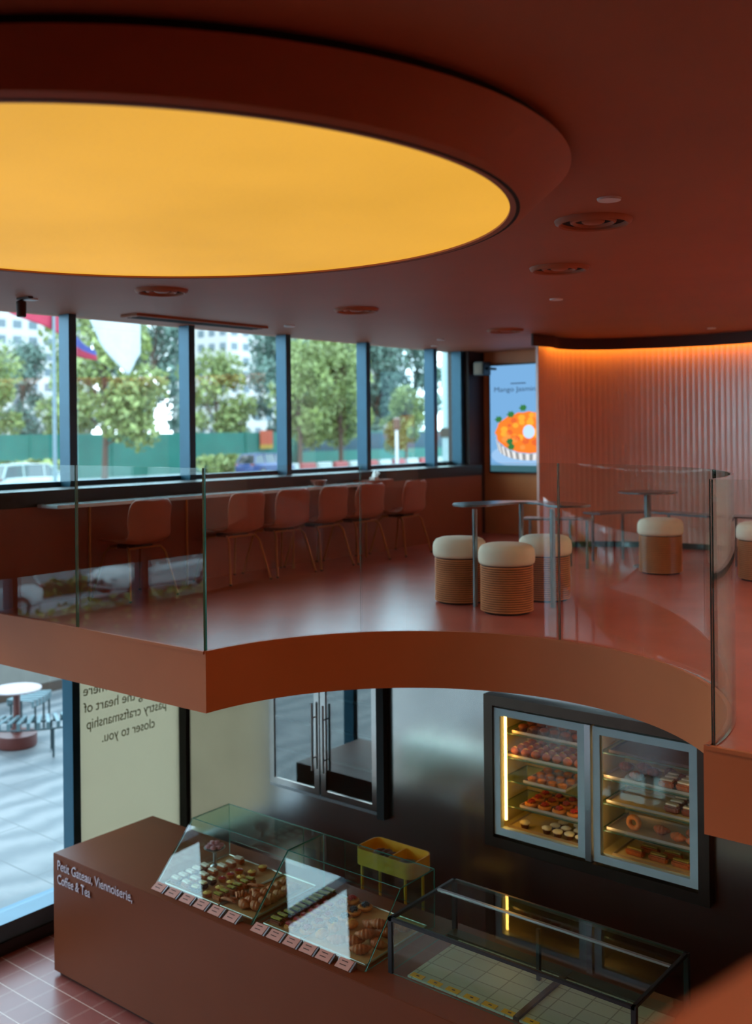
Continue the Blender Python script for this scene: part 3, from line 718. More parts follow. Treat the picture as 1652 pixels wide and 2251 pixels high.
# raised dish of pink macarons
dsh = thing('macaron_dish', 'small silver footed dish at the left back of the pastry case', 'dish', (-5.60, 5.06, ZT+.009))
MB().lathe([(.035, 0), (.03, .01), (.012, .02), (.012, .10), (.05, .12), (.075, .135), (.078, .14), (.05, .128), (0, .125)], 28).build('dish_body', m_steel2, dsh)
mac = thing('macaron', 'pink macaron', 'macaron', (0, 0, -50)); MB().lathe([(.012, 0), (.02, .004), (.02, .009), (.017, .010), (.017, .014), (.02, .015), (.02, .020), (.012, .024)], 16).build('macaron_shell', m_pinkm, mac)
sp_ = [(-5.60+.045*math.cos(i*1.05), 5.06+.045*math.sin(i*1.05), ZT+.145) for i in range(6)]+[(-5.60, 5.06, ZT+.141), (-5.585, 5.07, ZT+.170), (-5.615, 5.05, ZT+.170)]
row(mac, sp_, 'pink macarons', '{} pink macaron on the footed silver dish')

# ---- price tags in front of the case
tg = thing('price_tag', '', 'price tag', (0, 0, -50))
MB().add([(-.052, -.03, .008), (.052, -.03, .008), (.052, .028, .036), (-.052, .028, .036), (-.052, -.03, .004), (.052, -.03, .004), (.052, .028, .032), (-.052, .028, .032)], [(0, 1, 2, 3), (7, 6, 5, 4), (0, 4, 5, 1), (1, 5, 6, 2), (2, 6, 7, 3), (3, 7, 4, 0)]).build('card', m_cards, tg)
MB().add([(.056, -.03, .002), (.068, -.03, .002), (.068, .030, .038), (.056, .030, .038), (.056, .036, .0), (.068, .036, .0)], [(0, 1, 2, 3), (3, 2, 5, 4), (0, 3, 4), (1, 5, 2), (0, 4, 5, 1)]).build('acrylic_stand', m_steel2, tg)
mm = MB()
for i_ in range(2): z0 = .0145+.011*i_; yy = -.012+.022*i_; mm.add([(-.028, yy-.002, z0+.0035), (.02, yy-.002, z0+.0035), (.02, yy+.003, z0+.006), (-.028, yy+.003, z0+.006)], [(0, 1, 2, 3)])
mm.build('print_lines', mc, tg, merge=False)
tagx = [-5.63+.143*i for i in range(6)]+[-4.66+.137*i for i in range(5)]+[-3.955]
row(tg, [(x, 4.578, ZT+.001) for x in tagx], 'pink price tags', '{} pink price tag from the left in the row before the pastry case', rj=.0, jit=.002)

# ---- framed glass case
fc = thing('framed_glass_case', 'long black-framed glass display case at the right of the counter with yellow labels', 'display case', (-2.95, 5.02, ZT))
A0, A1, B0, B1, T1 = -3.72, -2.19, 4.687, 5.36, -1.488
for x in (A0, A1-.022):
    for y in (B0, B1-.022): MB().box(x, x+.03, y, y+.022, ZT, T1).build('post', m_black, fc, True, bevel=.002)
MB().box(A0, A1, B0, B0+.02, T1-.02, T1).build('top_rail', m_black, fc, True, bevel=.002)
MB().box(A0, A1, B1-.02, B1, T1-.02, T1).build('top_rail', m_steeldk, fc, True, bevel=.002)
MB().box(A0, A0+.022, B0, B1, T1-.02, T1).build('top_rail', m_black, fc, True, bevel=.002)
MB().box(A1-.022, A1, B0, B1, T1-.02, T1).build('top_rail', m_black, fc, True, bevel=.002)
MB().box(A0+.02, A1-.02, 5.155, 5.175, T1-.008, T1+.004).build('cross_bar', m_steel2, fc, True)
quad_pane([(A0+.02, B0+.02, T1-.004), (A1-.02, B0+.02, T1-.004), (A1-.02, B1-.02, T1-.004), (A0+.02, B1-.02, T1-.004)], (0, 0, 1), .004, 'top_glass', fc)
quad_pane([(A0+.02, B0+.006, ZT+.002), (A1-.02, B0+.006, ZT+.002), (A1-.02, B0+.006, T1-.02), (A0+.02, B0+.006, T1-.02)], (0, 1, 0), .005, 'front_glass', fc)
quad_pane([(A0+.006, B0+.02, ZT+.002), (A0+.006, B1-.02, ZT+.002), (A0+.006, B1-.02, T1-.02), (A0+.006, B0+.02, T1-.02)], (1, 0, 0), .005, 'side_glass', fc)
quad_pane([(A1-.012, B0+.02, ZT+.002), (A1-.012, B1-.02, ZT+.002), (A1-.012, B1-.02, T1-.02), (A1-.012, B0+.02, T1-.02)], (1, 0, 0), .005, 'side_glass', fc)
def deckmat():
    m = mat('pale_deck_tiles', srgb(172, 178, 158), .4, var=.06); n = m.node_tree; p = n.nodes['Principled BSDF']
    b_ = n.nodes.new('ShaderNodeTexBrick'); b_.offset = 0; b_.inputs['Scale'].default_value = 1; b_.inputs['Brick Width'].default_value = .155; b_.inputs['Row Height'].default_value = .11
    b_.inputs['Mortar Size'].default_value = .004; b_.inputs['Color1'].default_value = srgb(172, 178, 158); b_.inputs['Color2'].default_value = srgb(160, 166, 148); b_.inputs['Mortar'].default_value = srgb(126, 130, 114)
    t_ = n.nodes.new('ShaderNodeTexCoord'); n.links.new(t_.outputs['Object'], b_.inputs['Vector']); n.links.new(b_.outputs['Color'], p.inputs['Base Color']); return m
MB().box(A0+.12, -2.90, B0+.03, B1-.12, ZT+.001, ZT+.012).build('deck', deckmat(), fc, True)
MB().box(-2.86, A1-.03, B0+.03, B1-.12, ZT+.001, ZT+.012).build('deck', deckmat(), fc, True)
MB().box(-2.897, -2.865, B0+.03, B1-.04, ZT+.001, ZT+.022).build('divider_bar', m_steeldk, fc, True)
MB().box(A0+.03, A1-.03, B1-.115, B1-.03, ZT+.001, ZT+.02).build('air_grille', mat('grille_brown', srgb(70, 60, 46), .5, .3), fc, True)
MB().box(-2.99, -2.97, 5.12, 5.145, ZT, T1-.02).build('post', m_black, fc, True)
lb = thing('shelf_label', '', 'label', (0, 0, -50)); MB().box(-.042, .042, -.02, .02, 0, .003).build('label_card', m_lab, lb); MB().box(-.008, .012, -.005, .005, .003, .0036).build('print_mark', m_choc, lb)
row(lb, [(-3.545+.122*i, 4.74, ZT+.013) for i in range(6)]+[(-2.80+.122*i, 4.74, ZT+.013) for i in range(5)], 'yellow shelf labels', '{} yellow label from the left along the front of the framed case', rj=0, jit=.001)
# tissue/napkin stand behind the case to the right
tag(MB().box(-2.12, -1.95, 5.0, 5.35, ZT+.001, ZT+.05).build('wooden_board', m_liner, bevel=.004), 'ribbed wooden board on the counter right of the framed case', 'board')

# ---- yellow crate on a stand behind the case
cr_ = thing('yellow_crate', 'open yellow plastic crate on yellow legs behind the pastry case', 'crate', (-4.42, 5.66, ZF))
def rrect(cx_, cy_, hx, hy, r_, n_=6):
    P_ = []
    for sx, sy, a0 in ((1, 1, 0), (-1, 1, PI/2), (-1, -1, PI), (1, -1, 1.5*PI)):
        for i in range(n_+1): a = a0+PI/2*i/n_; P_.append((cx_+sx*(hx-r_)+r_*math.cos(a), cy_+sy*(hy-r_)+r_*math.sin(a)))
    return P_
def tub(cx_, cy_, hx, hy, z0, z1, th=.008, r_=.05):
    o_ = rrect(cx_, cy_, hx, hy, r_); i_ = rrect(cx_, cy_, hx-th, hy-th, r_-th*.5); n_ = len(o_)
    V = [(x, y, z0) for x, y in o_]+[(x, y, z1) for x, y in o_]+[(x, y, z1) for x, y in i_]+[(x, y, z0+th) for x, y in i_]
    F = [tuple(range(n_))[::-1], tuple(range(3*n_, 4*n_))]
    for k_ in range(3):
        for i in range(n_): j = (i+1) % n_; F.append((k_*n_+i, k_*n_+j, (k_+1)*n_+j, (k_+1)*n_+i))
    return MB().add(V, F)
tub(-4.40, 5.70, .25, .13, -1.665, -1.555, r_=.06).build('bin', m_yellow, cr_, True)
for x in (-4.60, -4.22):
    for y in (5.60, 5.80): MB().tube([(x, y, ZF+.002), (x, y, -1.665)], .011, 10).build('leg', m_yellow, cr_, True)
MB().box(-4.56, -4.24, 5.60, 5.80, -2.1, -2.085).build('lower_shelf', m_yellow, cr_, True)
dv = MB().box(-4.385, -4.375, 5.585, 5.815, -1.655, -1.575).build('partition', m_yellow, cr_, True)
for i in range(3): MB().ball((-4.53+.05*i, 5.70+.02*(i % 2), -1.61), (.04, .07, .03), 12, 0, .1).build('contents', m_choc, cr_, True)
bag = tag(MB().ball((-4.28, 5.70, -1.625), (.07, .08, .028), 14, 0, .12).build('dark_cloth', m_steeldk), 'crumpled dark cloth in the right half of the yellow crate', 'cloth'); 

cr_.location = (cr_.location[0]-.05, cr_.location[1]-.02, cr_.location[2])
for l_ in kids(cr_):
    if not l_.name.startswith('leg'): l_.location = (0, 0, -.045)
    else: l_.scale = (1, 1, .957)
bag.location = (bag.location[0]-.05, bag.location[1]-.02, bag.location[2]-.045)
# ================================================================== KITCHEN WALL: FRIDGE
fg = thing('steel_fridge', 'double-door stainless steel fridge with glass doors in the kitchen wall', 'fridge', (-5.64, 6.33, -1.70))
MB().box(-6.27, -5.06, 6.305, 6.385, -1.69, -1.66).build('bottom_frame', m_steel2, fg, True)
for a, b_, hx in ((-6.255, -5.685, -5.735), (-5.670, -5.075, -5.615)):
    d_ = MB(); t_ = .055; zt, zb = -.42, -1.655
    d_.box(a, a+t_, 6.285, 6.33, zb, zt).box(b_-t_, b_, 6.285, 6.33, zb, zt).box(a+t_, b_-t_, 6.285, 6.33, zb, zb+.05).box(a+t_, b_-t_, 6.285, 6.33, zt-.05, zt)
    dr = d_.build('door', m_steel, fg, True)
    g_ = MB().box(a+t_, b_-t_, 6.295, 6.302, zb+.05, zt-.05).build('door_glass', m_gld, dr); 
    g_.data.transform(Matrix.Translation(-Vector(parent_loc(fg))))
    h_ = MB().tube([(hx, 6.255, -1.45), (hx, 6.255, -.90)], .010, 12).tube([(hx, 6.255, -1.35), (hx, 6.29, -1.35)], .006, 8).tube([(hx, 6.255, -1.02), (hx, 6.29, -1.02)], .006, 8).build('handle', m_steel2, dr)
    h_.data.transform(Matrix.Translation(-Vector(parent_loc(fg))))
MB().box(-5.072, -5.0, 6.27, 6.33, -1.70, -.40).build('side_strip', m_blk2, fg, True)
inn = MB().box(-6.25, -5.08, 6.372, 6.385, -1.66, -.42).build('interior', mat('fridge_interior', srgb(70, 84, 88), .4, .5), fg, True)
for z in (-1.38, -1.12, -.86): MB().box(-6.22, -5.10, 6.335, 6.37, z, z+.012).build('shelf', m_steel2, fg, True)

# ---- pastry cabinet recessed in the wall
pcb = thing('wall_pastry_cabinet', 'lit two-door pastry cabinet with pale frames set in the dark steel wall', 'cabinet', (-3.25, 6.5, -1.62))
m_cabin = mat('cabinet_interior', srgb(190, 172, 124), .5, var=.04)
D = 6.80
bx = MB(); bx.box(-4.03, -2.47, D, D+.02, -1.62, -.60).box(-4.05, -4.03, 6.34, D, -1.62, -.60).box(-2.47, -2.45, 6.34, D, -1.62, -.60).box(-4.03, -2.47, 6.34, D, -1.64, -1.555).box(-4.03, -2.47, 6.34, D, -.68, -.60)
bx.build('carcass', m_cabin, pcb, True)
MB().box(-3.275, -3.235, 6.34, D, -1.555, -.68).build('centre_partition', m_cabin, pcb, True)
# mitred dark surround
sr = MB()
def frame(mb_, x0, x1, z0, z1, t_, ya, yb):
    mb_.box(x0, x0+t_, ya, yb, z0, z1).box(x1-t_, x1, ya, yb, z0, z1).box(x0+t_, x1-t_, ya, yb, z0, z0+t_).box(x0+t_, x1-t_, ya, yb, z1-t_, z1); return mb_
frame(sr, -4.075, -2.425, -1.655, -.572, .072, 6.27, 6.335).build('surround', m_steeldk, pcb, True)
for a, b_ in ((-4.0, -3.283), (-3.222, -2.503)):
    dr = frame(MB(), a, b_, -1.565, -.661, .052, 6.285, 6.33).build('door', m_alu, pcb, True)
    g_ = MB().box(a+.05, b_-.05, 6.30, 6.305, -1.515, -.711).build('door_glass', glass('cabinet_glass', (.95, .96, .94, 1)), dr)
    g_.data.transform(Matrix.Translation(-Vector(parent_loc(pcb))))
MB().box(-3.275, -3.232, 6.27, 6.335, -1.57, -.655).build('centre_post', m_steel2, pcb, True)
m_led = emis('warm_led', (1, .50, .10, 1), 9)
for x in (-3.955, ): 
    for i, (za, zb) in enumerate(((-.725, -.70), (-.80, -.73), (-.965, -.805), (-1.12, -.97), (-1.29, -1.125), (-1.40, -1.295), (-1.52, -1.405))): pass
    ls = MB()
    for za, zb in ((-.738, -.715), (-.825, -.742), (-.975, -.829), (-1.135, -.979), (-1.29, -1.139), (-1.350, -1.294), (-1.475, -1.354)): ls.tube([(-3.945, 6.355, za), (-3.945, 6.355, zb)], .010, 10)
    ls.build('light_tube', m_led, pcb, True)['label'] = 'glowing warm yellow light tube'
m_led2 = emis('warm_led_soft', (1, .62, .26, 1), 7)
for x in (-3.30, -3.205, -2.49): MB().box(x-.006, x+.006, 6.35, 6.362, -1.53, -.70).build('light_tube', m_led2, pcb, True)
shz = [-.862, -1.038, -1.205, -1.388]
m_shg = glass('shelf_glass', (.9, .96, .92, 1)); m_shedge = mat('shelf_edge', srgb(40, 80, 62), .15)
def shelf(a, b_, z):
    V = MB().box(a, b_, 6.40, D-.02, z-.008, z); V.mi = [0, 0, 1, 1, 1, 1]; V.build('glass_shelf', [m_shg, m_shedge], pcb, True, merge=False)
for z in shz: shelf(-4.02, -3.28, z); shelf(-3.23, -2.475, z)
m_tr2 = mat('baking_tray', srgb(196, 182, 170), .35, .6); m_parch = mat('parchment', srgb(208, 186, 140), .7); m_trd = mat('dark_tray', srgb(70, 44, 34), .5)
def btray(a, b_, z, label, m_, y0=6.42, y1=6.76):
    t = thing('baking_tray', label, 'tray', ((a+b_)/2, 6.6, z), 0, 'trays in the wall cabinet')
    MB().box(a, b_, y0, y1, z, z+.004).build('tray_base', m_, t, True)
    frame2 = MB(); frame2.box(a, b_, y0, y0+.006, z+.004, z+.018).box(a, b_, y1-.006, y1, z+.004, z+.018).box(a, a+.006, y0+.006, y1-.006, z+.004, z+.018).box(b_-.006, b_, y0+.006, y1-.006, z+.004, z+.018)
    frame2.build('rim', m_tr2 if m_ is not m_trd else m_trd, t, True); return t
sz = [z+.001 for z in shz]; bz = -1.554
btray(-3.93, -3.30, sz[0], 'tray of dark muffins on the top shelf of the left cabinet door', m_tr2)
btray(-3.98, -3.30, sz[1], 'tray of red-brown buns on the second shelf of the left cabinet door', m_tr2)
btray(-3.84, -3.50, sz[2], 'silver tray of orange pastries on the third shelf, left cabinet', m_tr2)
btray(-3.87, -3.30, sz[3], 'silver tray of raspberry pastries on the fourth shelf, left cabinet', m_tr2)
btray(-3.97, -3.30, bz, 'parchment tray of cupcakes at the bottom of the left cabinet', m_parch)
btray(-3.17, -2.49, sz[0], 'empty dark tray on the top shelf of the right cabinet', m_trd)
btray(-3.21, -2.49, sz[1], 'tray of croissants and frosted buns on the second shelf, right cabinet', m_tr2)
btray(-3.19, -2.49, sz[2], 'pale half-empty tray on the third shelf, right cabinet', m_parch)
btray(-3.19, -2.49, sz[3], 'tray with ring bun and croissants on the fourth shelf, right cabinet', m_tr2)
btray(-3.15, -2.49, bz, 'parchment tray of filled rolls at the bottom of the right cabinet', m_parch)
def grid(x0, x1, nx, y0, y1, ny, z): return [(x0+(x1-x0)*i/max(1, nx-1), y0+(y1-y0)*j/max(1, ny-1), z) for j in range(ny) for i in range(nx)]
e5 = .006
row(P_muffin('', m_dk, m_choc), grid(-3.86, -3.35, 7, 6.47, 6.70, 3, sz[0]+e5), 'dark muffins', 'dark muffin on the top left cabinet shelf', sc=1.0)
row(P_bun('', m_brown, .036, 'glazed_bun'), grid(-3.93, -3.34, 8, 6.47, 6.71, 4, sz[1]+e5), 'red-brown glazed buns', 'small glazed bun on the second left cabinet shelf', rj=.6)
row(P_tart('', m_orf, m_gold, rr=.036, dome=.014, name='orange_tart'), grid(-3.79, -3.55, 4, 6.47, 6.70, 3, sz[2]+e5), 'orange fruit pastries', 'orange fruit pastry on the third left cabinet shelf')
row(P_berry('', m_red, 'raspberry_tart'), grid(-3.81, -3.36, 5, 6.48, 6.69, 3, sz[3]+e5), 'raspberry tarts in cabinet', 'raspberry tart on the fourth left cabinet shelf')
cc = P_muffin('', m_cream2, m_choc, 'cupcake')
row(cc, [(-3.86, 6.47, bz+e5), (-3.68, 6.47, bz+e5), (-3.59, 6.46, bz+e5), (-3.50, 6.47, bz+e5), (-3.41, 6.47, bz+e5), (-3.66, 6.55, bz+e5), (-3.57, 6.55, bz+e5), (-3.48, 6.56, bz+e5), (-3.39, 6.55, bz+e5), (-3.64, 6.64, bz+e5), (-3.52, 6.65, bz+e5), (-3.42, 6.64, bz+e5)], 'cream-topped cupcakes', '{} cream-topped dark cupcake from the left at the bottom of the left cabinet')
row(P_cro('', m_dk, .10, 'dark_croissant'), [(-3.14+.10*i, 6.62+.06*(i % 2), sz[1]+e5) for i in range(6)]+[(-3.0, 6.49, sz[1]+e5)], 'dark croissants', '{} dark croissant from the left on the second right cabinet shelf', rj=.4)
row(P_bar('', m_sugar, m_brown, L=.10, W=.06, H=.045, name='frosted_bun'), [(-2.78+.115*i, 6.47+.07*j, sz[1]+e5) for j in range(3) for i in range(3)], 'frosted buns', 'sugar-frosted oblong bun on the second right cabinet shelf')
row(P_bar('', m_sugar, m_dk, L=.10, W=.06, H=.045, name='sugared_roll'), [(-2.76+.12*i, 6.50+.08*j, sz[2]+e5) for j in range(3) for i in range(3)][:7], 'sugared rolls', 'sugared dark roll on the third right cabinet shelf')
donut = thing('ring_bun', 'golden ring bun propped at the left of the fourth right cabinet shelf', 'pastry', (-3.03, 6.52, sz[3]+.042))
V = []; F = []
for i in range(24):
    for j in range(10):
        a = 2*PI*i/24; b_ = 2*PI*j/10; V.append(((.036+.018*math.cos(b_))*math.cos(a), .018*math.sin(b_), (.036+.018*math.cos(b_))*math.sin(a)))
        F.append((i*10+j, i*10+(j+1) % 10, ((i+1) % 24)*10+(j+1) % 10, ((i+1) % 24)*10+j))
MB().add(V, F).build('ring_body', m_gold, donut)
donut.location = (-3.03, 6.50, sz[3]+.058)
row(P_cro('', m_brown, .11, 'shelf_croissant'), [(-2.86, 6.55, sz[3]+e5), (-2.72, 6.5, sz[3]+e5), (-2.60, 6.49, sz[3]+e5), (-2.66, 6.6, sz[3]+e5)], 'croissants on fourth shelf', '{} croissant from the left on the fourth right cabinet shelf', rj=.3)
row(P_bar('', m_olive, m_brown, L=.13, W=.05, H=.04, name='filled_roll'), [(-3.02, 6.50, bz+e5), (-2.86, 6.50, bz+e5), (-2.70, 6.50, bz+e5), (-2.56, 6.50, bz+e5), (-2.96, 6.6, bz+e5), (-2.80, 6.6, bz+e5)], 'filled rolls', '{} filled long roll from the left at the bottom of the right cabinet', rj=.05)

# ================================================================== FOREGROUND PARAPET (out of focus, beside the camera)
pp = [(-.315, .55), (-.29, .80), (-.25, 1.0), (-.1, 1.3)]
struct(MB().prism([(-.345, -.3), (-.333, .55), (-.312, .664), (-.285, .795), (-.225, .98), (-.05, 1.2), (.1, 1.25), (.0, .8), (-.1, .3), (-.12, -.3)], .62, .92).build('trim_9', mat('handrail_paint', srgb(200, 118, 84), .5), bevel=.012))

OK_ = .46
def osr(r, g, b): c = srgb(r, g, b); return (c[0]*OK_, c[1]*OK_, c[2]*OK_, 1)  # outdoor colours darkened to offset the strong sky; light level put into colour
# ================================================================== OUTSIDE
def stone():
    m = mat('pale_marble_paving', osr(130, 136, 140), .5, var=.15, vscale=1.1); n = m.node_tree; p = n.nodes['Principled BSDF']
    b_ = n.nodes.new('ShaderNodeTexBrick'); b_.offset = .5; b_.inputs['Scale'].default_value = 1; b_.inputs['Brick Width'].default_value = 1.2; b_.inputs['Row Height'].default_value = .6; b_.inputs['Mortar Size'].default_value = .008
    t_ = n.nodes.new('ShaderNodeNewGeometry'); mp = n.nodes.new('ShaderNodeTexWave'); mp.inputs['Scale'].default_value = .7; mp.inputs['Distortion'].default_value = 9; mp.inputs['Detail'].default_value = 4
    r_ = n.nodes.new('ShaderNodeValToRGB'); r_.color_ramp.elements[0].color = osr(104, 112, 118); r_.color_ramp.elements[1].color = osr(148, 150, 152)
    n.links.new(t_.outputs['Position'], b_.inputs['Vector']); n.links.new(t_.outputs['Position'], mp.inputs['Vector']); n.links.new(mp.outputs['Color'], r_.inputs['Fac'])
    n.links.new(r_.outputs['Color'], b_.inputs['Color1']); n.links.new(r_.outputs['Color'], b_.inputs['Color2']); b_.inputs['Mortar'].default_value = osr(92, 98, 102)
    n.links.new(b_.outputs['Color'], p.inputs['Base Color']); return m
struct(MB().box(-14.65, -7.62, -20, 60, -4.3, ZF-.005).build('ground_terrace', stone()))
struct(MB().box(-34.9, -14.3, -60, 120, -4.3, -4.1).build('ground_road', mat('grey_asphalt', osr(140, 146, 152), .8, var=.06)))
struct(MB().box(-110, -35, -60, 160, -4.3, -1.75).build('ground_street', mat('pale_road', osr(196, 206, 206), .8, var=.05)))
m_conc = mat('concrete', osr(150, 146, 138), .8, var=.06)
pw_ = thing('planter_wall', 'low concrete planter wall with a dark base beyond the terrace', 'wall', (-14.4, 9.5, ZF))
MB().box(-14.6, -14.25, 5.2, 30, ZF+.12, ZF+1.0).build('wall_body', m_conc, pw_, True); MB().box(-14.5, -14.20, 5.2, 30, ZF, ZF+.14).build('dark_base', m_steeldk, pw_, True)
random.seed(21)
m_leafh = mat('hedge_leaves', osr(140, 150, 50), .6, var=.45, vscale=9)
def leafbox(x0, x1, y0, y1, z0, z1, n_, s_):
    mb_ = MB()
    for i in range(n_):
        c = Vector((random.uniform(x0, x1), random.uniform(y0, y1), random.uniform(z0, z1))); a = Vector((random.gauss(0, 1), random.gauss(0, 1), random.gauss(0, 1))).normalized()
        b2 = a.cross(Vector((random.gauss(0, 1), random.gauss(0, 1), random.gauss(0, 1)))).normalized(); k_ = s_*random.uniform(.6, 1.3)
        mb_.add([c-a*k_-b2*k_*.6, c+a*k_-b2*k_*.6, c+a*k_+b2*k_*.6, c-a*k_+b2*k_*.6], [(0, 1, 2, 3)])
    return mb_
hd = thing('hedge', 'clipped green hedge along the terrace, seen mirrored in the left glass panels', 'hedge', (-14.2, -4, ZF))
leafbox(-14.6, -13.9, -16, 3.4, ZF+.1, ZF+1.32, 9000, .05).build('foliage', m_leafh, hd, True, merge=False, smooth=False)
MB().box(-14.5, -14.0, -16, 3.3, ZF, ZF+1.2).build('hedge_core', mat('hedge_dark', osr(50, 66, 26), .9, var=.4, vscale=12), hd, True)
hd2 = thing('hedge', 'far clipped hedge across the parking lane', 'hedge', (-30, -12, -4.1))
leafbox(-30.7, -29.9, -34, 6, -4.08, -3.62, 6000, .08).build('foliage', m_leafh, hd2, True, merge=False, smooth=False)
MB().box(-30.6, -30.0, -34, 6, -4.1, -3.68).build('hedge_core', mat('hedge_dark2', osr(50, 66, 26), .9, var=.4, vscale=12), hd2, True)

# terrace table and slatted benches
m_red2 = mat('oxblood_metal', osr(122, 56, 48), .45); m_slat = mat('blue_grey_slats', osr(120, 150, 158), .4, .3); m_dkl = mat('dark_bench_frame', osr(60, 84, 90), .4, .4)
tt = thing('cafe_table', 'round pale cafe table on a dark red pedestal on the terrace', 'table', (-12.1, 7.53, ZF))
MB().lathe([(0, .725), (.31, .725), (.315, .735), (.31, .745), (0, .745)], 40).build('table_top', mat('pale_pink_top', osr(196, 176, 178), .4), tt)
MB().lathe([(.09, .10), (.055, .25), (.045, .40), (.045, .725)], 24).build('pedestal', m_red2, tt)
MB().lathe([(.24, 0), (.25, .02), (.25, .16), (.20, .17)], 32).build('base_drum', m_red2, tt)
def slat_bench(name, label, cx_, cy_, R_, a0, a1, n_, rotz=0):
    t = thing(name, label, 'bench', (cx_, cy_, ZF)); 
    for i in range(n_):
        a = a0+(a1-a0)*i/(n_-1); ca, sa = math.cos(a), math.sin(a); tv = Vector((-sa, ca, 0)); rv = Vector((ca, sa, 0))
        p0 = rv*(R_-.2)+Vector((0, 0, .44)); p1 = rv*(R_+.2)+Vector((0, 0, .44)); hw = tv*.022
        s_ = MB(); s_.obox((p0+p1)/2, rv*.2, tv*.022, (0, 0, .006)); s_.obox(rv*(R_+.2)+Vector((0, 0, .40)), rv*.006, tv*.022, (0, 0, .045)); s_.obox(rv*(R_-.2)+Vector((0, 0, .40)), rv*.006, tv*.022, (0, 0, .045))
        s_.build('slat', m_slat, t)
    for rr_ in (R_-.19, R_+.19):
        MB().tube([(rr_*math.cos(a0+(a1-a0)*i/12), rr_*math.sin(a0+(a1-a0)*i/12), .355) for i in range(13)], .012, 8).build('rail', m_dkl, t)
        for a in (a0+.05, (a0+a1)/2, a1-.05): MB().tube([(rr_*math.cos(a), rr_*math.sin(a), .0), (rr_*math.cos(a), rr_*math.sin(a), .36)], .014, 8).build('leg', m_dkl, t)
    return t
slat_bench('slatted_bench', 'curved blue-grey slatted bench in front of the terrace table', -12.7, 8.35, 1.42, -1.30, .25, 22)
slat_bench('slatted_bench', 'short blue-grey slatted bench behind the terrace table', -13.6, 7.5, 1.1, .35, .80, 7)

# ---- cars
def make_car(name, label, cat, col_, L=4.7, W=1.86, Hh=1.62, suv=True):
    t = thing(name, label, cat)
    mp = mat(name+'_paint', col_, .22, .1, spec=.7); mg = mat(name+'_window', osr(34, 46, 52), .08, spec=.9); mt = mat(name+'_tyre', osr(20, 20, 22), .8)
    st_ = [(-.5, .42, .78, .62), (-.485, .34, .92, .78), (-.42, .28, 1.00, .86), (-.25, .27, 1.02, .90), (0, .27, 1.0, .91), (.15, .27, .98, .90), (.28, .27, .95, .88), (.40, .28, .86, .84), (.465, .30, .76, .76), (.50, .40, .62, .60)]
    V = []; F = []
    for u, zl, zb, hw in st_:
        hw *= W/1.82; x = u*L
        for y, z in ((-.85, zl), (-1, zl+.12), (-1, zb-.16), (-.90, zb-.02), (-.6, zb+.01), (.6, zb+.01), (.90, zb-.02), (1, zb-.16), (1, zl+.12), (.85, zl)): V.append((x, y*hw, z))
    for i in range(len(st_)-1):
        for j in range(10): F.append((i*10+j, i*10+(j+1) % 10, (i+1)*10+(j+1) % 10, (i+1)*10+j))
    F += [tuple(range(10)), tuple(range((len(st_)-1)*10, len(st_)*10))[::-1]]
    body = MB().add(V, F).build('body', mp, t, angle=30)
    g = [(-.46 if suv else -.40, .95, .80, .76), (-.40 if suv else -.28, Hh-.08, .62, .60), (-.1, Hh, .64, .64), (.08, Hh-.04, .62, .62), (.27, .95, .80, .76)]
    ring = lambda u, z, a: [(u*L, -a, z), (u*L, a, z)]
    V = []
    for u, z, a, _ in g: V += [(u*L, -a*W/1.82*.95, z), (u*L, a*W/1.82*.95, z)]
    low = [(u*L, s_*.80*W/1.82, .93) for u, z, a, _ in g for s_ in (-1, 1)]
    V2 = V+low; F2 = []
    for i in range(4):
        a, b_ = 2*i, 2*i+2; F2.append((a, a+1, b_+1, b_)); F2.append((a, b_, 10+b_, 10+a)); F2.append((a+1, 11+a, 11+b_, b_+1))
    MB().add(V2, F2).build('windows', mg, t, angle=20)
    rf = MB()
    P_ = [(g[i][0]*L, g[i][1]+.012) for i in (1, 2, 3)]
    for (xa, za), (xb, zb) in zip(P_[:-1], P_[1:]):
        rf.add([(xa, -.63*W/1.82, za), (xa, .63*W/1.82, za), (xb, .63*W/1.82, zb), (xb, -.63*W/1.82, zb)], [(0, 1, 2, 3)])
    for s_ in (-1, 1):
        for u in (-.22, .02): rf.tube([(u*L, s_*.80*W/1.82*.97, .95), (u*L+.03, s_*.62*W/1.82, Hh-.03)], .035, 6)
        rf.tube([(g[4][0]*L, s_*.76*W/1.82, .95), (g[3][0]*L, s_*.61*W/1.82, Hh-.03)], .035, 6); rf.tube([(g[0][0]*L, s_*.76*W/1.82, .95), (g[1][0]*L, s_*.61*W/1.82, Hh-.07)], .045, 6)
        rf.tube([(g[1][0]*L, s_*.62*W/1.82, Hh-.06), (g[2][0]*L, s_*.63*W/1.82, Hh), (g[3][0]*L, s_*.62*W/1.82, Hh-.03)], .035, 6)
    rf.build('roof', mp, t)
    for sx in (-.31, .31):
        for sy in (-1, 1):
            wv = Vector((0, sy, 0)); wh = MB().tube([(sx*L, sy*(W/2-.20), .34), (sx*L, sy*(W/2-.005), .34)], .34, 28).build('wheel', mt, t)
            MB().tube([(sx*L, sy*(W/2-.03), .34), (sx*L, sy*(W/2+.003), .34)], .21, 20).build('hub', m_steel2, wh)
    for sy in (-1, 1):
        MB().ball((L*.475, sy*.62, .70), (.10, .17, .06), 12).build('headlight', mat('lamp_glass', osr(200, 205, 210), .1), t)
        MB().ball((-L*.478, sy*.66, .88), (.08, .17, .08), 12).build('tail_light', mat('tail_red', osr(150, 20, 30), .2), t)
        MB().ball((L*.16, sy*(W/2+.05), 1.02), (.07, .10, .07), 10).build('mirror', mp, t)
        MB().ball((L*.497, sy*.17, .58), (.03, .13, .11), 12).build('grille', m_black, t)
    return t
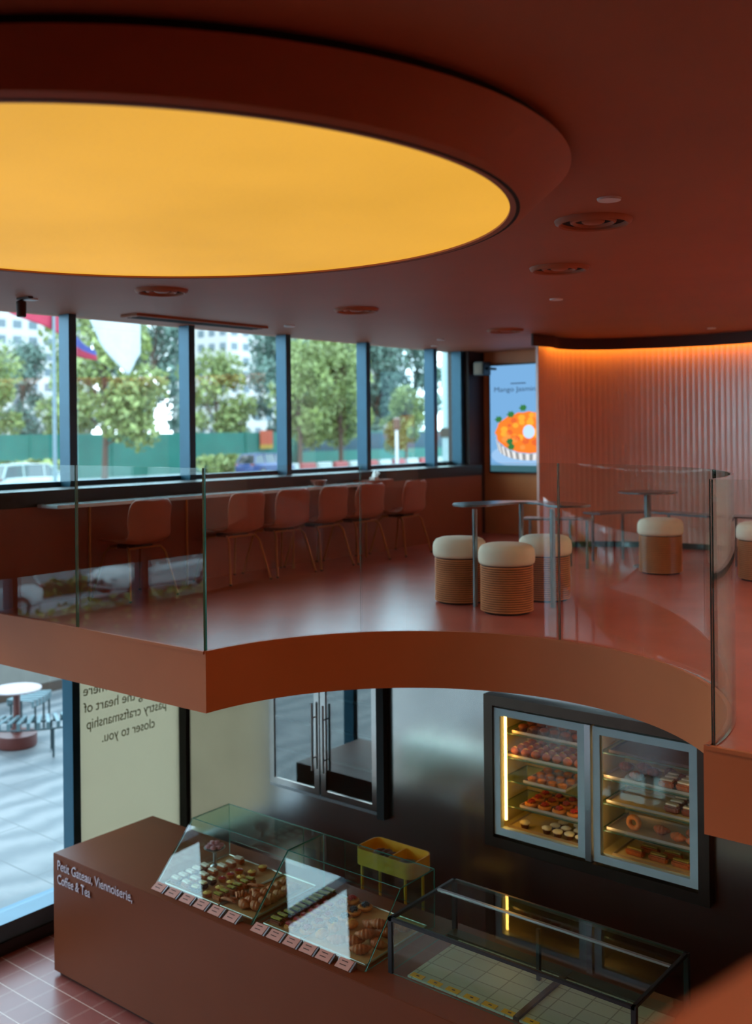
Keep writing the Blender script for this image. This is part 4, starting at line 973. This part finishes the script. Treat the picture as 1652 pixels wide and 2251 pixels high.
c1_ = make_car('white_car', 'white car with large twin grilles facing the gap, seen mirrored in the second glass panel', 'car', osr(222, 228, 230))
c1_.location = (-27.95, -14.3, -4.02); c1_.rotation_euler = (0, 0, PI/2)
c2_ = make_car('silver_car', 'white car showing its red tail light, seen mirrored in the leftmost glass panel', 'car', osr(214, 220, 224))
c2_.location = (-27.95, -7.1, -4.1); c2_.rotation_euler = (0, 0, PI/2)
c3_ = make_car('white_van', 'white car on the far road behind the leftmost window', 'car', osr(226, 232, 230)); c3_.location = (-45.2, 29.2, -1.74); c3_.rotation_euler = (0, 0, PI/2)
c4_ = make_car('blue_car', 'dark blue and white car on the far road behind the third window', 'car', osr(40, 74, 140)); c4_.location = (-49.8, 50.0, -1.74); c4_.rotation_euler = (0, 0, PI/2+.1)

# ---- fence, far wall, barriers, sign
m_fg = mat('green_hoarding', osr(44, 138, 122), .6, var=.12, vscale=.6)
fe = thing('green_hoarding', 'long teal green site hoarding behind the road', 'fence', (-60, 50, -1.75))
MB().box(-60.2, -60.05, -30, 140, -1.75, 1.30).build('sheet', m_fg, fe, True)
for i in range(24): MB().box(-60.05, -59.95, -20+i*6.5, -19.85+i*6.5, -1.75, 1.33).build('fence_post', m_fg, fe, True)
dw = tag(MB().box(-59.6, -59.2, 64, 86, -1.74, 1.15).build('grey_barrier_wall', mat('blue_grey_wall', osr(58, 92, 110), .7, var=.1)), 'blue-grey wall in front of the hoarding behind the two right windows', 'wall')
tag(MB().box(-58.9, -58.7, 63, 88, -1.74, -.35).build('low_green_screen', m_fg), 'low teal screen before the blue-grey wall', 'fence')
br_ = thing('road_barrier', '', 'barrier', (0, 0, -50)); m_rb = mat('red_barrier', osr(214, 92, 92), .6); m_wb = mat('white_barrier', osr(226, 230, 226), .6)
MB().add([(-.25, -.75, 0), (.25, -.75, 0), (.25, .75, 0), (-.25, .75, 0), (-.12, -.75, .8), (.12, -.75, .8), (.12, .75, .8), (-.12, .75, .8)], [(0, 3, 2, 1), (4, 5, 6, 7), (0, 1, 5, 4), (1, 2, 6, 5), (2, 3, 7, 6), (3, 0, 4, 7)]).build('barrier_block', m_rb, br_, bevel=.05)
br2 = thing('road_barrier', '', 'barrier', (0, 0, -50)); MB().add([(-.25, -.75, 0), (.25, -.75, 0), (.25, .75, 0), (-.25, .75, 0), (-.12, -.75, .8), (.12, -.75, .8), (.12, .75, .8), (-.12, .75, .8)], [(0, 3, 2, 1), (4, 5, 6, 7), (0, 1, 5, 4), (1, 2, 6, 5), (2, 3, 7, 6), (3, 0, 4, 7)]).build('barrier_block', m_wb, br2, bevel=.05)
row(br_, [(-51.0, 55.5+3.6*i, -1.745) for i in range(6)], 'red road barriers', '{} red barrier block from the left along the far road', rj=0)
row(br2, [(-51.0, 53.7+3.6*i, -1.745) for i in range(7)], 'white road barriers', '{} white barrier block from the left along the far road', rj=0)
sg = thing('warning_sign', 'orange warning board with a yellow foot on the hoarding', 'sign', (-59.8, 60.4, 0))
MB().box(-59.94, -59.85, 59.5, 60.9, .3, 1.45).build('board', mat('orange_board', osr(236, 96, 50), .6), sg, True); MB().box(-59.95, -59.84, 59.5, 60.9, -.05, .3).build('board_foot', mat('yellow_board', osr(226, 170, 40), .6), sg, True)
lp = thing('street_post', 'slim grey post with a round lantern beyond the fifth window', 'post', (-36.65, 47.5, -1.75))
MB().tube([(0, 0, .005), (0, 0, 3.1)], [.14, .10], 10).build('pole', m_steel2, lp); MB().lathe([(.1, 3.1), (.22, 3.2), (.22, 3.75), (.05, 3.85)], 14).build('lantern', m_steeldk, lp)
wb = thing('white_building', 'white panelled building seen through the narrow last window', 'building', (-30, 55, -1.75))
MB().box(-35.2, -24, 50, 62, ZF, .90).build('lower_wall', mat('white_cladding', osr(190, 208, 214), .6), wb, True)
MB().box(-35.3, -23.9, 49.95, 62, .90, 1.45).build('dark_band', m_steeldk, wb, True)
MB().box(-35.2, -24, 50, 62, 1.45, 14).build('upper_wall', mat('white_cladding2', osr(196, 214, 220), .6), wb, True)
rb = MB()
for i in range(16): rb.box(-35.3, -35.2, 50.2+i*.7, 50.35+i*.7, 1.5, 14); rb.box(-35.1+i*.7, -34.95+i*.7, 49.93, 50, 1.5, 14)
rb.build('cladding_ribs', m_alu, wb, True)

# ---- flags
def cloth(P, fold, n_, m_, amp, name, par, colsplit=None):
    # P: top-left, top-right, bottom outline function
    V = []; F = []; mi = []
    for i in range(n_+1):
        u = i/n_
        for j in range(n_+1):
            v = j/n_; q = P(u, v); V.append((q[0]+amp*math.sin(u*fold*PI*2+v), q[1], q[2]))
    for i in range(n_):
        for j in range(n_): F.append((i*(n_+1)+j, i*(n_+1)+j+1, (i+1)*(n_+1)+j+1, (i+1)*(n_+1)+j)); mi.append(colsplit(i/n_, j/n_) if colsplit else 0)
    mb_ = MB().add(V, F); mb_.mi = mi; o = mb_.build(name, m_, par, True, merge=False)
    s_ = o.modifiers.new('t', 'SOLIDIFY'); s_.thickness = .02; return o
m_pole = mat('pole_metal', osr(140, 160, 170), .5, .2)
def flagpole(x, y, label, name='flagpole', lean=0):
    t = thing(name, label, 'flag', (x, y, ZF)); MB().tube([(0, 0, 0), (0, 0, 8.2)], [.08, .05], 12).build('pole', m_pole, t); MB().ball((0, 0, 8.25), .1, 10).build('finial', m_steel2, t)
    MB().lathe([(.22, 0), (.22, .06), (.1, .12)], 16).build('pole_foot', m_steel2, t); return t
mr = mat('flag_red', osr(206, 30, 74), .7); my = mat('flag_yellow', osr(224, 160, 30), .7); mw = mat('flag_white', osr(226, 232, 236), .7); mbl = mat('flag_blue', osr(80, 90, 180), .7)
f1 = flagpole(-30.4, 20.45, 'flagpole with a red flag behind the leftmost window')
cloth(lambda u, v: (-30.4-.2*u, 20.45-3.2*(1-u)+1.0*u*0+.55, 6.0-v*(.35+.95*u)), 1.5, 14, [mr, my], .12, 'flag_cloth', f1, lambda u, v: 1 if (u > .86 and v < .35) else 0)
f2 = flagpole(-33.2, 23.15, 'flagpole with a folded blue and red flag tip beside the first mullion')
cloth(lambda u, v: (-33.0, 22.7+1.35*u, 5.2-1.2*u*.6-v*(.9*(1-.6*u))), 1, 10, [mr, mbl], .1, 'flag_cloth', f2, lambda u, v: 1 if v < .5 else 0)
f3 = flagpole(-31.8, 26.2, 'flagpole with a white flag hanging before the second window')
cloth(lambda u, v: (-30.8-.1*u, 21.9+2.7*u, 6.3-v*(.55+2.35*(1-abs(u-.70)/.72)**.9 if abs(u-.7) < .72 else .55)), 1.6, 18, mw, .13, 'flag_cloth', f3)
f3.location = (-30.9, 21.62, ZF)
for c_ in kids(f3):
    if c_.name.startswith('flag_cloth'): c_.location = (-31.8+30.9, 26.2-21.62, 0)

# ---- trees
m_leaf = mat('tree_leaves', osr(166, 180, 104), .6, var=.45, vscale=.8); m_leaf2 = mat('blue_green_leaves', osr(122, 152, 136), .6, var=.4, vscale=.8); m_bark = mat('bark', osr(120, 92, 78), .9, var=.2)  # leaf colours lightened; the haze is put into them
def make_tree(name, m_, H_, R_, nl, seed, holes=.0, s_=.2):
    random.seed(seed); t = thing(name, '', 'tree', (0, 0, -80)); tr = MB(); tr.tube([(0, 0, 0), (.1, .05, H_*.3), (-.05, .1, H_*.7)], [.22, .16, .08], 10)
    cl_ = []
    for i in range(18):
        a = random.uniform(0, 2*PI); z = random.uniform(.28, .98)*H_; q = R_*math.sqrt(max(.05, 1-((z/H_-.55)/.5)**2))*random.uniform(.3, .8)
        c = Vector((q*math.cos(a), q*math.sin(a), z)); cl_.append((c, random.uniform(.28, .5)*R_)); tr.tube([(0, 0, z*.7), tuple(c*.6+Vector((0, 0, z*.35))), tuple(c)], [.07, .05, .02], 6)
    tr.build('trunk', m_bark, t)
    lf = MB()
    for i in range(nl):
        c, r_ = random.choice(cl_); d_ = Vector((random.gauss(0, 1), random.gauss(0, 1), random.gauss(0, .8))).normalized()*r_*random.random()**.4; p_ = c+d_
        a = Vector((random.gauss(0, 1), random.gauss(0, 1), random.gauss(0, 1))).normalized(); b2 = a.cross(Vector((random.gauss(0, 1), random.gauss(0, 1), random.gauss(0, 1)))).normalized(); k_ = s_*random.uniform(.5, 1.2)
        lf.add([p_-a*k_, p_+b2*k_*.6, p_+a*k_, p_-b2*k_*.6], [(0, 1, 2, 3)])
    lf.build('foliage', m_, t, merge=False, smooth=False); return t
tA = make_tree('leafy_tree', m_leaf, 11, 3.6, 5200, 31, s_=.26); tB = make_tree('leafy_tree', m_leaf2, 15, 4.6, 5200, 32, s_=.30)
random.seed(77)
def atd(a, b_, t_): return (a*t_, b_*t_)
front = [(.8316, .6145, 66, 1.0, 'big green tree filling the second window, in front of the hoarding'), (.684, .733, 76, .85, 'slim green tree with a visible trunk in the fourth window'),
         (.885, .52, 80, .85, 'green tree at the far left edge of the first window'), (.857, .60, 92, .85, 'green tree just behind the first mullion')]
for i, (a, b_, t_, s_, l) in enumerate(front):
    x, y = -a*t_, b_*t_
    if i == 0: tA.location = (x, y, -1.75); tA['label'] = l; tA['group'] = 'trees beyond the road'; tA.scale = (s_,)*3
    else: dup(tA, (x, y, -1.75), i*1.3, l, 'trees beyond the road', s_)
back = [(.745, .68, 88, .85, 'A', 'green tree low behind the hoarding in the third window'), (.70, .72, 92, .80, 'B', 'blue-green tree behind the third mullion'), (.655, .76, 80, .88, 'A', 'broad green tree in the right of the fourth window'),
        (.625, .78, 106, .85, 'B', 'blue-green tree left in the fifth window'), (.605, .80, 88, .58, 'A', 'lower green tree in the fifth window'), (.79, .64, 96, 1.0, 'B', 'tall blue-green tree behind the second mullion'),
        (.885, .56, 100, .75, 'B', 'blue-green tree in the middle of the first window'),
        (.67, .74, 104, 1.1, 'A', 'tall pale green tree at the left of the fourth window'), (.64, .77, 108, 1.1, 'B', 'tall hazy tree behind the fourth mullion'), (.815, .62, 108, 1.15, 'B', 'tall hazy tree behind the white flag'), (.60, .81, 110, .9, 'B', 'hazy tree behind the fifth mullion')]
firstB = True
for i, (a, b_, t_, s_, k_, l) in enumerate(back):
    x, y = -a*t_, b_*t_; src = tA if k_ == 'A' else tB
    if k_ == 'B' and firstB: firstB = False; tB.location = (x, y, -1.75); tB['label'] = l; tB['group'] = 'trees beyond the road'; tB.scale = (s_,)*3
    else: dup(src, (x, y, -1.75), i*.9, l, 'trees beyond the road', s_)
bu = thing('low_bush', 'yellow-green bush in front of the hoarding by the blue car', 'bush', (-57, 52.5, -1.75)); leafbox(-57.6, -56.2, 50.5, 54.5, -1.7, -.4, 500, .2).build('foliage', m_leaf, bu, True, merge=False, smooth=False)
bu = thing('low_bush', 'yellow-green bush in front of the hoarding at the first mullion', 'bush', (-52, 32.5, -1.75)); leafbox(-52.6, -51.2, 31, 35.5, -1.7, -.2, 600, .2).build('foliage', m_leaf, bu, True, merge=False, smooth=False)

# ---- towers
def towmat():
    m = mat('tower_wall', osr(232, 226, 222), .7); n = m.node_tree; p = n.nodes['Principled BSDF']; b_ = n.nodes.new('ShaderNodeTexBrick'); b_.offset = 0
    b_.inputs['Scale'].default_value = 1; b_.inputs['Brick Width'].default_value = 3.4; b_.inputs['Row Height'].default_value = 3.0; b_.inputs['Mortar Size'].default_value = .75
    b_.inputs['Color1'].default_value = osr(120, 140, 150); b_.inputs['Color2'].default_value = osr(140, 150, 160); b_.inputs['Mortar'].default_value = osr(240, 232, 228)
    g_ = n.nodes.new('ShaderNodeNewGeometry'); mpn = n.nodes.new('ShaderNodeMapping'); mpn.inputs['Rotation'].default_value = (PI/2, 0, PI/2)
    sx_ = n.nodes.new('ShaderNodeSeparateXYZ'); cx_ = n.nodes.new('ShaderNodeCombineXYZ'); ad = n.nodes.new('ShaderNodeMath'); ad.operation = 'ADD'
    n.links.new(g_.outputs['Position'], sx_.inputs[0]); n.links.new(sx_.outputs[0], ad.inputs[0]); n.links.new(sx_.outputs[1], ad.inputs[1]); n.links.new(ad.outputs[0], cx_.inputs[0]); n.links.new(sx_.outputs[2], cx_.inputs[1])
    n.links.new(cx_.outputs[0], b_.inputs['Vector']); n.links.new(b_.outputs['Color'], p.inputs['Base Color']); return m
mt_ = towmat()
for a, b_, t_, w_, h_, l in ((.90, .56, 210, 22, 60, 'white apartment tower behind the first window'), (.735, .69, 230, 18, 70, 'white apartment tower at the top of the third window'), (.70, .72, 250, 14, 60, 'narrow white apartment tower right of the third window'), (.652, .765, 260, 18, 50, 'pale apartment tower behind the fourth window')):
    t = thing('apartment_tower', l, 'building', (-a*t_, b_*t_, ZF), .0, 'towers beyond the trees')
    MB().box(-w_/2, w_/2, -w_/2, w_/2, 0, h_).build('tower_wall', mt_, t); MB().box(-w_/4, w_/4, -w_/4, w_/4, h_, h_+4).build('roof_plant', m_conc, t)
struct(MB().box(-400, -110, -200, 500, ZF-.4, -1.9).build('ground_far', mat('far_ground', osr(110, 130, 100), .9)))

# tidy: remove any unused prototypes left below ground
for o in list(C.objects):
    if o.parent is None and o.location.z < -40:
        for c in kids(o): bpy.data.objects.remove(c)
        bpy.data.objects.remove(o)
